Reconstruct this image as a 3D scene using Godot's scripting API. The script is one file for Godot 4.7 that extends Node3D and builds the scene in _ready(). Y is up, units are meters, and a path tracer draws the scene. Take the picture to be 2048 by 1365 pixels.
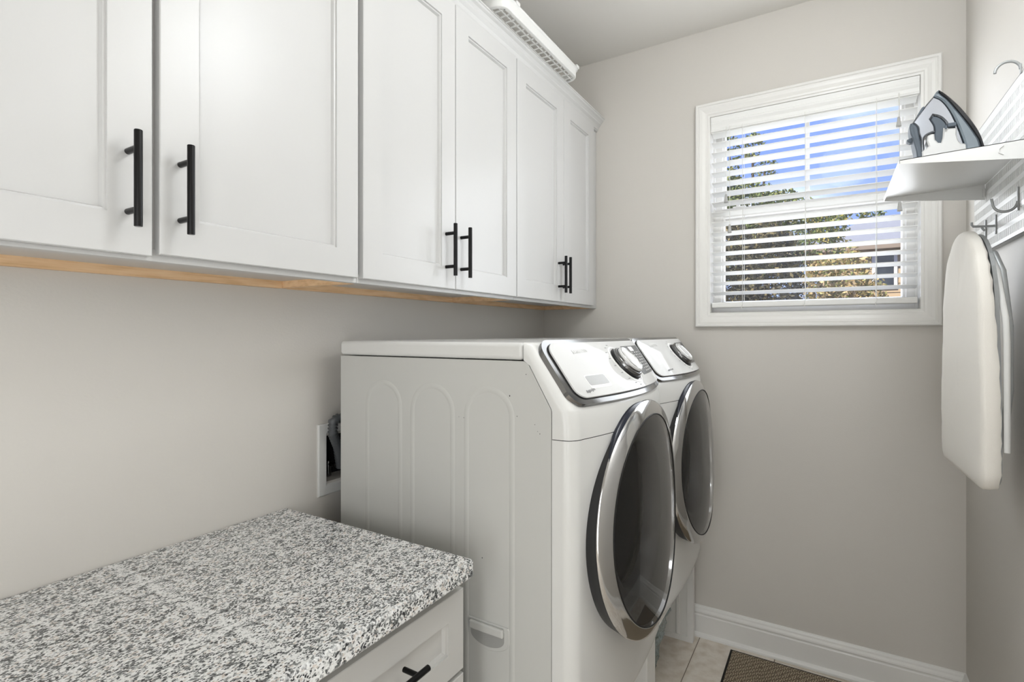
extends Node3D

const CAM := Vector3(1.3071, 1.3716, 2.48)
const YAW := 0.5467
const ROOM_W := 1.73
const ROOM_H := 2.745
const ROOM_Z := 4.3
var M := {}
var used := {}
var rng := RandomNumberGenerator.new()


func _ready():
	# ---- camera, sky, sun, large lights, exposure
	var cam := Camera3D.new()
	cam.name = "camera"
	cam.projection = Camera3D.PROJECTION_FRUSTUM
	cam.near = 0.05
	cam.far = 200.0
	cam.size = 0.05 * 1365.0 / 1045.0
	cam.frustum_offset = Vector2(0, -0.05 * (682.5 - 667.7) / 1045.0)
	cam.position = CAM
	cam.rotation.y = YAW
	add_child(cam)
	var we := WorldEnvironment.new()
	we.name = "world_environment"
	var e := Environment.new()
	e.background_mode = Environment.BG_SKY
	var sm := ProceduralSkyMaterial.new()
	sm.sky_top_color = Color(0.44, 0.58, 0.9)
	sm.sky_horizon_color = Color(0.74, 0.82, 0.97)
	sm.sky_curve = 0.12
	sm.ground_bottom_color = Color(0.42, 0.4, 0.36)
	sm.ground_horizon_color = Color(0.6, 0.62, 0.62)
	sm.sky_energy_multiplier = 1.1
	sm.ground_energy_multiplier = 1.2
	sm.sky_cover = cloud_cover()
	sm.sky_cover_modulate = Color(1, 1, 1, 0.75)
	var sky := Sky.new()
	sky.sky_material = sm
	e.sky = sky
	e.tonemap_mode = Environment.TONE_MAPPER_LINEAR
	e.tonemap_exposure = 1.0
	e.sdfgi_enabled = true
	e.ssao_enabled = true
	e.ssil_enabled = true
	we.environment = e
	add_child(we)
	var sun := DirectionalLight3D.new()
	sun.name = "sun"
	sun.rotation = Vector3(deg_to_rad(-48), deg_to_rad(-35), 0)
	sun.light_energy = 2.6
	sun.light_color = Color(1.0, 0.95, 0.86)
	sun.light_angular_distance = 0.6
	sun.sky_mode = DirectionalLight3D.SKY_MODE_LIGHT_ONLY
	sun.shadow_enabled = true
	add_child(sun)
	# area lights for window daylight (outside and just inside the blind) and two unseen doors behind the camera
	area_light("window_daylight", Vector2(0.74, 0.86), Vector3(1.22, 1.906, -0.17), PI, 0.5, Color(0.97, 0.985, 1.0))
	area_light("blind_daylight", Vector2(0.73, 0.8), Vector3(1.22, 1.89, 0.03), PI, 0.55, Color(0.97, 0.985, 1.0))
	area_light("unseen_far_door_light", Vector2(0.66, 1.7), Vector3(1.1, 1.1, ROOM_Z - 0.03), 0.0, 1.3, Color(0.945, 0.97, 1.0))
	area_light("unseen_side_door_light", Vector2(0.66, 1.7), Vector3(ROOM_W - 0.03, 1.1, 3.1), PI / 2, 1.05, Color(0.945, 0.97, 1.0))
	rng.seed = 7
	materials()
	room()
	window()
	blind()
	base_cabinet()
	wall_cabinets()
	crate()
	bench()
	machines()
	outlet_box()
	pegboard()
	shelf_and_iron()
	ironing_board()
	rug()
	unseen_ceiling_lamp()
	unseen_wall_washer()
	outside()


func area_light(n: String, size: Vector2, at: Vector3, turn: float, energy: float, color: Color):
	var l := AreaLight3D.new()
	l.name = n
	l.area_size = size
	l.position = at
	l.rotation.y = turn
	l.light_energy = energy
	l.light_color = color
	l.area_range = 12.0
	l.shadow_enabled = true
	add_child(l)


# ------------------------------------------------------------------ naming
func numbered(n: String) -> String:
	if not used.has(n):
		used[n] = 0
		return n
	used[n] += 1
	return "%s_%03d" % [n, used[n]]


func tag(o, label: String, category: String, group := "", kind := ""):
	o.set_meta("label", label)
	if category != "":
		o.set_meta("category", category)
	if group != "":
		o.set_meta("group", group)
	if kind != "":
		o.set_meta("kind", kind)
	return o


func thing(n: String, label: String, category: String, at := Vector3.ZERO, group := "") -> Node3D:
	var o := Node3D.new()
	o.name = numbered(n)
	add_child(o)
	o.position = at
	return tag(o, label, category, group)


func obj(n: String, st, mat: Material, parent = null, at := Vector3.ZERO) -> MeshInstance3D:
	var o := MeshInstance3D.new()
	o.mesh = st.commit() if st is SurfaceTool else st
	o.material_override = mat
	o.position = at
	if parent == null or parent == self:
		o.name = numbered(n)
		add_child(o)
	else:
		o.name = n
		parent.add_child(o, true)
	return o


# ------------------------------------------------------------------ geometry
func S() -> SurfaceTool:
	var st := SurfaceTool.new()
	st.begin(Mesh.PRIMITIVE_TRIANGLES)
	return st


func tri(st: SurfaceTool, a: Vector3, b: Vector3, c: Vector3, out: Vector3):
	var n := (b - a).cross(c - a)
	if n.length_squared() < 1e-16:
		return
	n = n.normalized()
	if n.dot(out) < 0:
		n = -n
		var t := b
		b = c
		c = t
	st.set_normal(n)
	st.add_vertex(a)
	st.set_normal(n)
	st.add_vertex(c)
	st.set_normal(n)
	st.add_vertex(b)


func quad(st, a: Vector3, b: Vector3, c: Vector3, d: Vector3, out: Vector3):
	tri(st, a, b, c, out)
	tri(st, a, c, d, out)


# box with rounded edges
func rbox(st: SurfaceTool, lo: Vector3, hi: Vector3, r := 0.0, seg := 2):
	r = minf(r, minf(hi.x - lo.x, minf(hi.y - lo.y, hi.z - lo.z)) * 0.499)
	if r <= 0.0:
		var c := (lo + hi) / 2
		for ax in 3:
			for s in [0, 1]:
				var p := []
				for k in [[0, 0], [1, 0], [1, 1], [0, 1]]:
					var v := Vector3.ZERO
					v[ax] = hi[ax] if s else lo[ax]
					v[(ax + 1) % 3] = hi[(ax + 1) % 3] if k[0] else lo[(ax + 1) % 3]
					v[(ax + 2) % 3] = hi[(ax + 2) % 3] if k[1] else lo[(ax + 2) % 3]
					p.append(v)
				var o := Vector3.ZERO
				o[ax] = 1 if s else -1
				quad(st, p[0], p[1], p[2], p[3], o)
		return
	var il := lo + Vector3.ONE * r
	var ih := hi - Vector3.ONE * r
	for ax in 3:
		var u := (ax + 1) % 3
		var w := (ax + 2) % 3
		for s in [0, 1]:
			var us := []
			var ws := []
			for i in seg + 1:
				var f := tan(PI / 4 * (1.0 - float(i) / seg))
				us.append(il[u] - r * f)
				ws.append(il[w] - r * f)
			for i in seg + 1:
				var f := tan(PI / 4 * float(i) / seg)
				us.append(ih[u] + r * f)
				ws.append(ih[w] + r * f)
			var P := []
			var N := []
			for i in us.size():
				var row := []
				var nrow := []
				for j in ws.size():
					var p := Vector3.ZERO
					p[ax] = hi[ax] if s else lo[ax]
					p[u] = us[i]
					p[w] = ws[j]
					var q := p.clamp(il, ih)
					var n := (p - q).normalized()
					row.append(q + n * r)
					nrow.append(n)
				P.append(row)
				N.append(nrow)
			for i in us.size() - 1:
				for j in ws.size() - 1:
					smooth_quad(st, P[i][j], P[i + 1][j], P[i + 1][j + 1], P[i][j + 1], N[i][j], N[i + 1][j], N[i + 1][j + 1], N[i][j + 1])


func smooth_quad(st, a, b, c, d, na, nb, nc, nd):
	smooth_tri(st, a, b, c, na, nb, nc)
	smooth_tri(st, a, c, d, na, nc, nd)


func smooth_tri(st: SurfaceTool, a: Vector3, b: Vector3, c: Vector3, na: Vector3, nb: Vector3, nc: Vector3):
	var n := (b - a).cross(c - a)
	if n.length_squared() < 1e-18:
		return
	if n.dot(na + nb + nc) > 0:
		var t := b
		b = c
		c = t
		t = nb
		nb = nc
		nc = t
	st.set_normal(na)
	st.add_vertex(a)
	st.set_normal(nb)
	st.add_vertex(b)
	st.set_normal(nc)
	st.add_vertex(c)


# smooth sheet through a grid of points; flip turns the normals over; keep(i, j) may drop cells
func grid(st: SurfaceTool, P: Array, flip := false, wrap_i := false, wrap_j := false, keep = null):
	var a := P.size()
	var b: int = P[0].size()
	var N := []
	for i in a:
		var row := []
		for j in b:
			var i0 := (i - 1 + a) % a if wrap_i else maxi(i - 1, 0)
			var i1 := (i + 1) % a if wrap_i else mini(i + 1, a - 1)
			var j0 := (j - 1 + b) % b if wrap_j else maxi(j - 1, 0)
			var j1 := (j + 1) % b if wrap_j else mini(j + 1, b - 1)
			var n: Vector3 = (P[i1][j] - P[i0][j]).cross(P[i][j1] - P[i][j0])
			if n.length_squared() < 1e-18:
				var k := 1 if i == 0 else i - 1
				n = (P[i1][j] - P[i0][j]).cross(P[k][j1] - P[k][j0])
			n = n.normalized()
			row.append(-n if flip else n)
		N.append(row)
	for i in (a if wrap_i else a - 1):
		for j in (b if wrap_j else b - 1):
			if keep != null and not keep.call(i, j):
				continue
			var i1 := (i + 1) % a
			var j1 := (j + 1) % b
			smooth_quad(st, P[i][j], P[i1][j], P[i1][j1], P[i][j1], N[i][j], N[i1][j], N[i1][j1], N[i][j1])


# tube along a path
func tube(st: SurfaceTool, path: Array, rad, sides := 8, closed := false, caps := true):
	var n := path.size()
	var rings := []
	var up := Vector3(0.123, 0.97, 0.31).normalized()
	for i in n:
		var p: Vector3 = path[i]
		var t: Vector3
		if closed:
			t = path[(i + 1) % n] - path[(i - 1 + n) % n]
		else:
			t = path[mini(i + 1, n - 1)] - path[maxi(i - 1, 0)]
		t = t.normalized()
		if absf(t.dot(up)) > 0.95 and i == 0:
			up = Vector3(1, 0.1, 0.05).normalized()
		var u := (up - t * up.dot(t)).normalized()
		up = u
		var v := t.cross(u)
		var r: float = rad[i] if rad is Array else rad
		var ring := []
		for k in sides:
			var ang := TAU * k / sides
			ring.append([p + (u * cos(ang) + v * sin(ang)) * r, u * cos(ang) + v * sin(ang)])
		rings.append(ring)
	for i in (n if closed else n - 1):
		var a = rings[i]
		var b = rings[(i + 1) % n]
		for k in sides:
			var l := (k + 1) % sides
			smooth_quad(st, a[k][0], b[k][0], b[l][0], a[l][0], a[k][1], b[k][1], b[l][1], a[l][1])
	if caps and not closed:
		for q in [0, n - 1]:
			var o: Vector3 = (path[0] - path[1]) if q == 0 else (path[n - 1] - path[n - 2])
			for k in range(1, sides - 1):
				tri(st, rings[q][0][0], rings[q][k][0], rings[q][k + 1][0], o)


# profile of Vector2(radius, height) turned about y, then moved by xf
func lathe(st: SurfaceTool, prof: Array, sides := 32, xf := Transform3D()):
	var P := []
	for p in prof:
		var row := []
		for k in sides:
			var a := TAU * k / sides
			row.append(xf * Vector3(p.x * cos(a), p.y, p.x * sin(a)))
		P.append(row)
	grid(st, P, false, false, true)


func rod(st, a: Vector3, b: Vector3, r: float, sides := 14, ch := 0.0008):
	var d := (b - a).normalized()
	tube(st, [a, a + d * ch * 0.01, a + d * ch, b - d * ch, b - d * ch * 0.01, b], [r - ch, r - ch * 0.9, r, r, r - ch * 0.9, r - ch], sides)


# nested rectangles, profile of [inset, height]; u right, v up, n out of the face
func rings(st: SurfaceTool, xf: Transform3D, w: float, h: float, prof: Array, fill_last := true, fill_first := false):
	var R := []
	for p in prof:
		var a: float = p[0]
		var z: float = p[1]
		R.append([xf * Vector3(a, a, z), xf * Vector3(w - a, a, z), xf * Vector3(w - a, h - a, z), xf * Vector3(a, h - a, z)])
	var B := xf.basis
	for i in R.size() - 1:
		var da: float = prof[i + 1][0] - prof[i][0]
		var dz: float = prof[i + 1][1] - prof[i][1]
		for k in 4:
			var l := (k + 1) % 4
			var inward: Vector3 = [B.y, -B.x, -B.y, B.x][k]
			var out: Vector3 = B.z * da - inward * dz
			quad(st, R[i][k], R[i][l], R[i + 1][l], R[i + 1][k], out)
	if fill_last:
		var q = R[R.size() - 1]
		quad(st, q[0], q[1], q[2], q[3], B.z)
	if fill_first:
		var q = R[0]
		quad(st, q[0], q[1], q[2], q[3], -B.z)


# polygon (2D, in the plane of basis x, y) pushed along z of xf from z0 to z1, edges chamfered by c
func prism(st: SurfaceTool, poly: Array, z0: float, z1: float, xf := Transform3D(), c := 0.0, width = null):
	var n := poly.size()
	var area := 0.0
	for i in n:
		area += poly[i].cross(poly[(i + 1) % n])
	var sgn := 1.0 if area > 0 else -1.0
	var ins := []
	var outn := []
	for i in n:
		var a: Vector2 = poly[(i - 1 + n) % n]
		var b: Vector2 = poly[i]
		var d: Vector2 = poly[(i + 1) % n]
		var e0 := (b - a).normalized()
		var e1 := (d - b).normalized()
		var n0 := Vector2(e0.y, -e0.x) * sgn
		var n1 := Vector2(e1.y, -e1.x) * sgn
		var m := (n0 + n1)
		var l := maxf(m.length(), 0.3)
		m = m / l
		outn.append(m)
		ins.append(b - m * c / maxf(l / 2.0, 0.5))
	var W := func(p: Vector2) -> float: return 1.0 if width == null else width.call(p)
	var lay := [[ins, z0, 0.0], [poly, z0, c], [poly, z1, -c], [ins, z1, 0.0]] if c > 0 else [[poly, z0, 0.0], [poly, z1, 0.0]]
	var L := []
	for q in lay:
		var row := []
		for p in q[0]:
			row.append(xf * Vector3(p.x, p.y, q[1] * W.call(p) + q[2]))
		L.append(row)
	var z := xf.basis.z
	for k in L.size() - 1:
		for i in n:
			var j := (i + 1) % n
			var o2: Vector2 = outn[i] + outn[j]
			var o: Vector3 = xf.basis * Vector3(o2.x, o2.y, 0)
			if c > 0 and k == 0:
				o -= z
			if c > 0 and k == 2:
				o += z
			quad(st, L[k][i], L[k][j], L[k + 1][j], L[k + 1][i], o)
	var pk := PackedVector2Array(poly)
	var t := Geometry2D.triangulate_polygon(pk)
	for i in range(0, t.size(), 3):
		var f = L[0]
		tri(st, f[t[i]], f[t[i + 1]], f[t[i + 2]], -z)
		f = L[L.size() - 1]
		tri(st, f[t[i]], f[t[i + 1]], f[t[i + 2]], z)


# ------------------------------------------------------------------ materials
func mat(n: String, col: Color, rough := 0.5, metal := 0.0) -> StandardMaterial3D:
	var m := StandardMaterial3D.new()
	m.resource_name = n
	m.albedo_color = col
	m.roughness = rough
	m.metallic = metal
	M[n] = m
	return m


func noise_tex(freq: float, oct := 4, size := 512, type := FastNoiseLite.TYPE_SIMPLEX_SMOOTH, ramp = null, sd := 1) -> NoiseTexture2D:
	var f := FastNoiseLite.new()
	f.seed = sd
	f.noise_type = type
	f.frequency = freq
	f.fractal_octaves = oct
	var t := NoiseTexture2D.new()
	t.noise = f
	t.width = size
	t.height = size
	t.seamless = true
	if ramp != null:
		var g := Gradient.new()
		g.offsets = PackedFloat32Array(ramp[0])
		g.colors = PackedColorArray(ramp[1])
		t.color_ramp = g
	return t


func cloud_cover() -> ImageTexture:
	var f := FastNoiseLite.new()
	f.seed = 4
	f.frequency = 1.6
	f.fractal_octaves = 5
	var im := Image.create(512, 256, false, Image.FORMAT_RGBA8)
	for y in 256:
		for x in 512:
			var a := TAU * x / 512.0
			var b := PI * (0.5 - y / 256.0)
			var v := f.get_noise_3d(cos(a) * cos(b) * 1.2, sin(b) * 3.2, sin(a) * cos(b) * 1.2)
			var k := smoothstep(0.0, 0.45, v)
			im.set_pixel(x, y, Color(1, 1, 1, k))
	return ImageTexture.create_from_image(im)


func granite() -> ImageTexture:
	var n := 1024
	var a := FastNoiseLite.new()
	a.seed = 11
	a.noise_type = FastNoiseLite.TYPE_CELLULAR
	a.cellular_return_type = FastNoiseLite.RETURN_CELL_VALUE
	a.frequency = 0.085
	a.fractal_type = FastNoiseLite.FRACTAL_NONE
	a.domain_warp_enabled = true
	a.domain_warp_amplitude = 16.0
	a.domain_warp_frequency = 0.06
	var b := FastNoiseLite.new()
	b.seed = 5
	b.noise_type = FastNoiseLite.TYPE_SIMPLEX_SMOOTH
	b.frequency = 0.012
	b.fractal_octaves = 4
	var c := FastNoiseLite.new()
	c.seed = 23
	c.noise_type = FastNoiseLite.TYPE_CELLULAR
	c.cellular_return_type = FastNoiseLite.RETURN_CELL_VALUE
	c.frequency = 0.15
	c.fractal_type = FastNoiseLite.FRACTAL_NONE
	c.domain_warp_enabled = true
	c.domain_warp_amplitude = 10.0
	c.domain_warp_frequency = 0.1
	var da := a.get_seamless_image(n, n, false, false, 0.1, false).get_data()
	var db := b.get_seamless_image(n, n, false, false, 0.1, true).get_data()
	var dc := c.get_seamless_image(n, n, false, false, 0.1, false).get_data()
	var out := PackedByteArray()
	out.resize(n * n * 3)
	for i in n * n:
		var va := da[i]
		var vb := db[i]
		var vc := dc[i]
		var r := 234.0
		var g := 234.0
		var bl := 232.0
		var jit := (vc - 128) * 0.16
		var sel := va + (vb - 128) * 0.55
		if sel > 214:
			r = 118.0
			g = 120.0
			bl = 119.0
		elif sel > 182:
			r = 176.0
			g = 177.0
			bl = 176.0
		elif sel < 22:
			r = 212.0
			g = 203.0
			bl = 195.0
		if vc + (vb - 128) * 0.35 > 214:
			r = 50.0
			g = 51.0
			bl = 53.0
			jit = jit * 0.3
		elif vc + (vb - 128) * 0.3 > 198:
			r = 105.0
			g = 106.0
			bl = 106.0
		out[i * 3] = clampi(int(r + jit), 20, 240)
		out[i * 3 + 1] = clampi(int(g + jit), 20, 240)
		out[i * 3 + 2] = clampi(int(bl + jit), 20, 240)
	return ImageTexture.create_from_image(Image.create_from_data(n, n, false, Image.FORMAT_RGB8, out))


func rug_tex(h := false) -> ImageTexture:
	var n := 256
	var im := Image.create(n, n, false, Image.FORMAT_RGB8)
	var f := FastNoiseLite.new()
	f.seed = 3
	f.frequency = 0.09
	for y in n:
		for x in n:
			# offset beads, two tones of brown
			var row := int(y / 16.0)
			var bx := fmod(x + (8.0 if row % 2 else 0.0) + 4.0 * sin(row * 1.7), 16.0) / 16.0 - 0.5
			var by := fmod(y, 16.0) / 16.0 - 0.5
			var q := clampf(1.0 - (pow(absf(bx) * 1.9, 2.5) + pow(absf(by) * 2.1, 2.5)), 0, 1)
			if h:
				im.set_pixel(x, y, Color(q, q, q))
			else:
				var v := f.get_noise_2d(x, y) * 0.5 + 0.5
				var dark := Color(0.34, 0.3, 0.25)
				var light := Color(0.86, 0.79, 0.68) if (row + int(x / 16.0)) % 3 else Color(0.62, 0.55, 0.46)
				im.set_pixel(x, y, dark.lerp(light, q * (0.7 + 0.5 * v)))
	return ImageTexture.create_from_image(im)


func tri_scale(m: StandardMaterial3D, s: float):
	m.uv1_triplanar = true
	m.uv1_world_triplanar = true
	m.uv1_scale = Vector3.ONE * s
	return m


func materials():
	var fine := noise_tex(0.05, 3, 256)
	var wall := mat("wall_paint", Color(0.81, 0.794, 0.768), 0.55)
	wall.heightmap_enabled = true
	wall.heightmap_texture = fine
	wall.heightmap_scale = 0.012
	tri_scale(wall, 8.0)
	mat("ceiling_paint", Color(0.88, 0.87, 0.85), 0.9)
	mat("trim", Color(0.9, 0.895, 0.88), 0.35)
	var cab := mat("cabinet_white", Color(0.785, 0.784, 0.779), 0.33)
	cab.heightmap_enabled = true
	cab.heightmap_texture = fine
	cab.heightmap_scale = 0.002
	tri_scale(cab, 14.0)
	mat("cabinet_grey", Color(0.755, 0.75, 0.735), 0.38)
	mat("black_metal", Color(0.018, 0.018, 0.022), 0.28, 0.4)
	var g := mat("granite", Color.WHITE, 0.16)
	g.albedo_texture = granite()
	tri_scale(g, 2.3)
	g.uv1_scale = Vector3(3.4, 2.7, 2.3)
	var maple := mat("maple", Color.WHITE, 0.55)
	maple.albedo_texture = noise_tex(0.02, 4, 256, FastNoiseLite.TYPE_SIMPLEX_SMOOTH, [[0.0, 0.5, 1.0], [Color(0.84, 0.68, 0.5), Color(0.92, 0.77, 0.6), Color(0.95, 0.82, 0.66)]], 9)
	tri_scale(maple, 1.0)
	maple.uv1_scale = Vector3(5.0, 16.0, 1.4)
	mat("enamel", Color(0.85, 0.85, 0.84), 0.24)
	mat("enamel_side", Color(0.77, 0.77, 0.755), 0.33)  # white enamel of the sides, toned down to offset the door light
	mat("gloss_white", Color(0.84, 0.84, 0.835), 0.05).metallic_specular = 0.18
	mat("chrome", Color(0.78, 0.78, 0.78), 0.09, 1.0)
	mat("brushed_chrome", Color(0.5, 0.5, 0.5), 0.14, 1.0)
	mat("dark_plastic", Color(0.045, 0.047, 0.052), 0.3)
	mat("navy_plastic", Color(0.06, 0.085, 0.15), 0.25)
	mat("seam", Color(0.12, 0.12, 0.12), 0.7)
	mat("display", Color(0.36, 0.36, 0.355), 0.3).metallic_specular = 0.2
	mat("print_grey", Color(0.5, 0.5, 0.5), 0.5)
	mat("print_light", Color(0.93, 0.93, 0.92), 0.4)
	mat("recess_shade_grey", Color(0.62, 0.62, 0.61), 0.3)  # shade of the hand recesses as a flat grey
	mat("drum_steel", Color(0.14, 0.15, 0.17), 0.3, 0.7)
	mat("gasket", Color(0.13, 0.13, 0.135), 0.4)
	var gl := mat("door_glass", Color(0.03, 0.033, 0.038, 0.45), 0.03)
	gl.transparency = BaseMaterial3D.TRANSPARENCY_ALPHA
	gl.metallic_specular = 0.5
	var pane := mat("pane", Color(1, 1, 1, 0.03), 0.02)
	pane.metallic_specular = 0.15
	pane.transparency = BaseMaterial3D.TRANSPARENCY_ALPHA
	var slat := mat("slat", Color(0.93, 0.93, 0.92), 0.4)
	slat.backlight_enabled = true
	slat.backlight = Color(0.25, 0.25, 0.24)
	mat("cord", Color(0.9, 0.9, 0.88), 0.8)
	mat("tassel", Color(0.7, 0.7, 0.69), 0.4)
	mat("white_steel", Color(0.84, 0.84, 0.83), 0.28)
	mat("white_plastic", Color(0.86, 0.86, 0.85), 0.3)
	mat("grey_plastic", Color(0.36, 0.39, 0.42), 0.6).metallic_specular = 0.3
	mat("bluegrey_plastic", Color(0.46, 0.5, 0.53), 0.3)
	mat("silver_plastic", Color(0.5, 0.51, 0.53), 0.22, 0.9)
	mat("stand_plastic", Color(0.78, 0.78, 0.775), 0.35)
	mat("sole_dark", Color(0.06, 0.065, 0.085), 0.15, 0.4)
	var cl := mat("board_cloth", Color(0.91, 0.895, 0.865), 0.95)
	cl.heightmap_enabled = true
	cl.heightmap_texture = noise_tex(0.22, 2, 256)
	cl.heightmap_scale = 0.03
	tri_scale(cl, 9.0)
	mat("grey_steel", Color(0.62, 0.63, 0.63), 0.35, 0.3)
	mat("hose", Color(0.32, 0.33, 0.34), 0.4)
	mat("black", Color(0.02, 0.02, 0.022), 0.6)
	var tile := mat("tile_stone", Color(1, 1, 1), 0.35)
	tile.albedo_texture = noise_tex(0.012, 5, 512, FastNoiseLite.TYPE_SIMPLEX_SMOOTH, [[0.0, 0.35, 0.55, 0.75, 1.0], [Color(0.8, 0.75, 0.68), Color(0.85, 0.81, 0.755), Color(0.88, 0.845, 0.795), Color(0.9, 0.87, 0.825), Color(0.85, 0.81, 0.76)]], 31)
	tri_scale(tile, 2.2)
	var tile2 := tile.duplicate()
	tile2.albedo_color = Color(0.97, 0.965, 0.96)
	tile2.uv1_offset = Vector3(0.37, 0.2, 0.71)
	M["tile_stone_b"] = tile2
	mat("grout", Color(0.5, 0.45, 0.39), 0.9)
	var rg := mat("rug_weave", Color.WHITE, 0.95)
	rg.albedo_texture = rug_tex()
	rg.heightmap_enabled = true
	rg.heightmap_texture = rug_tex(true)
	rg.heightmap_scale = 0.3
	tri_scale(rg, 7.5)
	mat("rug_edge", Color(0.1, 0.085, 0.07), 0.9)
	var bag := mat("bag_film", Color(0.75, 0.79, 0.78), 0.2)
	bag.albedo_texture = noise_tex(0.03, 3, 256, FastNoiseLite.TYPE_CELLULAR, [[0.0, 0.4, 0.6, 1.0], [Color(0.45, 0.5, 0.5), Color(0.75, 0.78, 0.78), Color(0.55, 0.58, 0.58), Color(0.95, 0.97, 0.97)]], 12)
	tri_scale(bag, 6.0)
	mat("bark", Color(0.3, 0.24, 0.18), 0.9)
	var leaf := mat("leaf", Color.WHITE, 0.6)
	leaf.vertex_color_use_as_albedo = true
	leaf.backlight_enabled = true
	leaf.backlight = Color(0.35, 0.35, 0.2)
	mat("soil", Color(0.3, 0.25, 0.18), 0.95)
	mat("siding", Color(0.72, 0.64, 0.52), 0.8)
	mat("roof_shingle", Color(0.5, 0.52, 0.56), 0.8)
	mat("fascia", Color(0.55, 0.5, 0.45), 0.7)
	mat("house_glass", Color(0.12, 0.15, 0.18), 0.1)
	var lamp := mat("unseen_glow", Color(0.95, 0.95, 0.93), 0.5)  # glow shared by the unseen door panes and unseen lamps
	lamp.emission_enabled = true
	lamp.emission = Color(1.0, 0.96, 0.9)
	lamp.emission_energy_multiplier = 1.0


# ------------------------------------------------------------------ the room
func structure(o, label: String, category: String):
	return tag(o, label, category, "", "structure")


func room():
	var T := 0.12
	# walls
	var back := CSGBox3D.new()
	back.name = numbered("wall_back")
	back.size = Vector3(ROOM_W + 2 * T, ROOM_H + 0.2, T)
	back.position = Vector3(ROOM_W / 2, ROOM_H / 2, -T / 2)
	back.material = M.wall_paint
	var hole := CSGBox3D.new()
	hole.name = "opening"
	hole.operation = CSGShape3D.OPERATION_SUBTRACTION
	hole.size = Vector3(0.756, 0.88, 0.5)
	hole.position = Vector3(1.221, 1.906, 0) - back.position
	hole.material = M.wall_paint
	back.add_child(hole)
	add_child(back)
	structure(back, "greige painted end wall holding the window", "wall")
	var left := CSGBox3D.new()
	left.name = numbered("wall_left")
	left.size = Vector3(T, ROOM_H + 0.2, ROOM_Z)
	left.position = Vector3(-T / 2, ROOM_H / 2, ROOM_Z / 2)
	left.material = M.wall_paint
	var niche := CSGBox3D.new()
	niche.name = "opening"
	niche.operation = CSGShape3D.OPERATION_SUBTRACTION
	niche.size = Vector3(0.18, 0.14, 0.15)
	niche.position = Vector3(0, 0.991, 1.343) - left.position
	niche.material = M.wall_paint
	left.add_child(niche)
	add_child(left)
	structure(left, "greige painted wall behind the cabinets and the machines", "wall")
	var st := S()
	rbox(st, Vector3(ROOM_W, -0.1, 0), Vector3(ROOM_W + T, ROOM_H + 0.1, ROOM_Z))
	structure(obj("wall_right", st, M.wall_paint), "greige painted wall with the perforated panel and the ironing board", "wall")
	st = S()
	rbox(st, Vector3(-T, -0.1, ROOM_Z), Vector3(ROOM_W + T, ROOM_H + 0.1, ROOM_Z + T))
	structure(obj("wall_front", st, M.wall_paint), "greige painted wall facing the window wall", "wall")
	for k in 2:  # unseen doors with glowing panes, placed to light the room from behind
		var dr := Node3D.new()
		dr.name = numbered("door_%d" % (k + 1))
		add_child(dr)
		dr.position = Vector3(ROOM_W, 0, 3.1) if k == 0 else Vector3(1.1, 0, ROOM_Z)
		dr.rotation.y = -PI / 2 if k == 0 else PI
		structure(dr, ["unseen white glazed door in the right wall behind the camera, placed to light the cabinets and left wall", "unseen white glazed door in the wall facing the window, placed to light the back wall and floor"][k], "door")
		st = S()
		rings(st, Transform3D(Basis.IDENTITY, Vector3(-0.47, 0, 0.001)), 0.94, 2.1, [[0, 0], [0, 0.018], [0.05, 0.018], [0.055, 0.01], [0.13, 0.01], [0.134, 0.004]], false)
		obj("unseen_door_leaf", st, M.trim, dr)
		st = S()
		rbox(st, Vector3(-0.34, 0.13, 0.002), Vector3(0.34, 1.97, 0.006))
		obj("glowing_pane", st, M.unseen_glow, dr)
	st = S()
	rbox(st, Vector3(-T, ROOM_H, -T), Vector3(ROOM_W + T, ROOM_H + 0.2, ROOM_Z + T))
	structure(obj("ceiling", st, M.ceiling_paint), "plain white ceiling", "ceiling")
	st = S()
	rbox(st, Vector3(-T, -0.2, -T), Vector3(ROOM_W + T, -0.0025, ROOM_Z + T))
	var fl = structure(obj("floor", st, M.grout), "beige stone tile floor with thin grout lines", "floor")
	# tiles, 12 inches wide, each a piece of its own
	var p := 0.3025
	var x0 := 0.8055 - 3 * p
	for i in 7:
		var xa := maxf(x0 + i * p, 0.0) + 0.0015
		var xb := minf(x0 + (i + 1) * p, ROOM_W) - 0.0015
		if xb - xa < 0.01:
			continue
		var zrow := [0.0]
		if i >= 4:
			zrow.append(0.034)
		var zn := 0.61 if i % 2 else 0.4575
		while zn < ROOM_Z:
			zrow.append(zn)
			zn += 0.61
		zrow.append(ROOM_Z)
		for j in zrow.size() - 1:
			st = S()
			var h := rng.randf_range(-0.0004, 0.0003)
			rbox(st, Vector3(xa, -0.01, zrow[j] + 0.0015), Vector3(xb, h, zrow[j + 1] - 0.0015), 0.0012, 1)
			obj("tile", st, M.tile_stone if (i * 7 + j * 3) % 5 < 3 else M.tile_stone_b, fl)
	# baseboards with shoe moulding
	var prof := [Vector2(0.0, 0.0), Vector2(0.027, 0.0), Vector2(0.026, 0.008), Vector2(0.022, 0.015), Vector2(0.0155, 0.019), Vector2(0.0155, 0.094), Vector2(0.0125, 0.098), Vector2(0.0125, 0.103), Vector2(0.0155, 0.107), Vector2(0.0145, 0.113), Vector2(0.0095, 0.121), Vector2(0.0085, 0.127), Vector2(0.006, 0.134), Vector2(0.0, 0.136)]
	st = S()
	prism(st, prof, 0.0, ROOM_W, Transform3D(Basis(Vector3(0, 0, 1), Vector3(0, 1, 0), Vector3(-1, 0, 0)), Vector3(ROOM_W, 0, 0)))
	structure(obj("baseboard_back", st, M.trim), "white moulded baseboard under the window", "baseboard")
	st = S()
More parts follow.
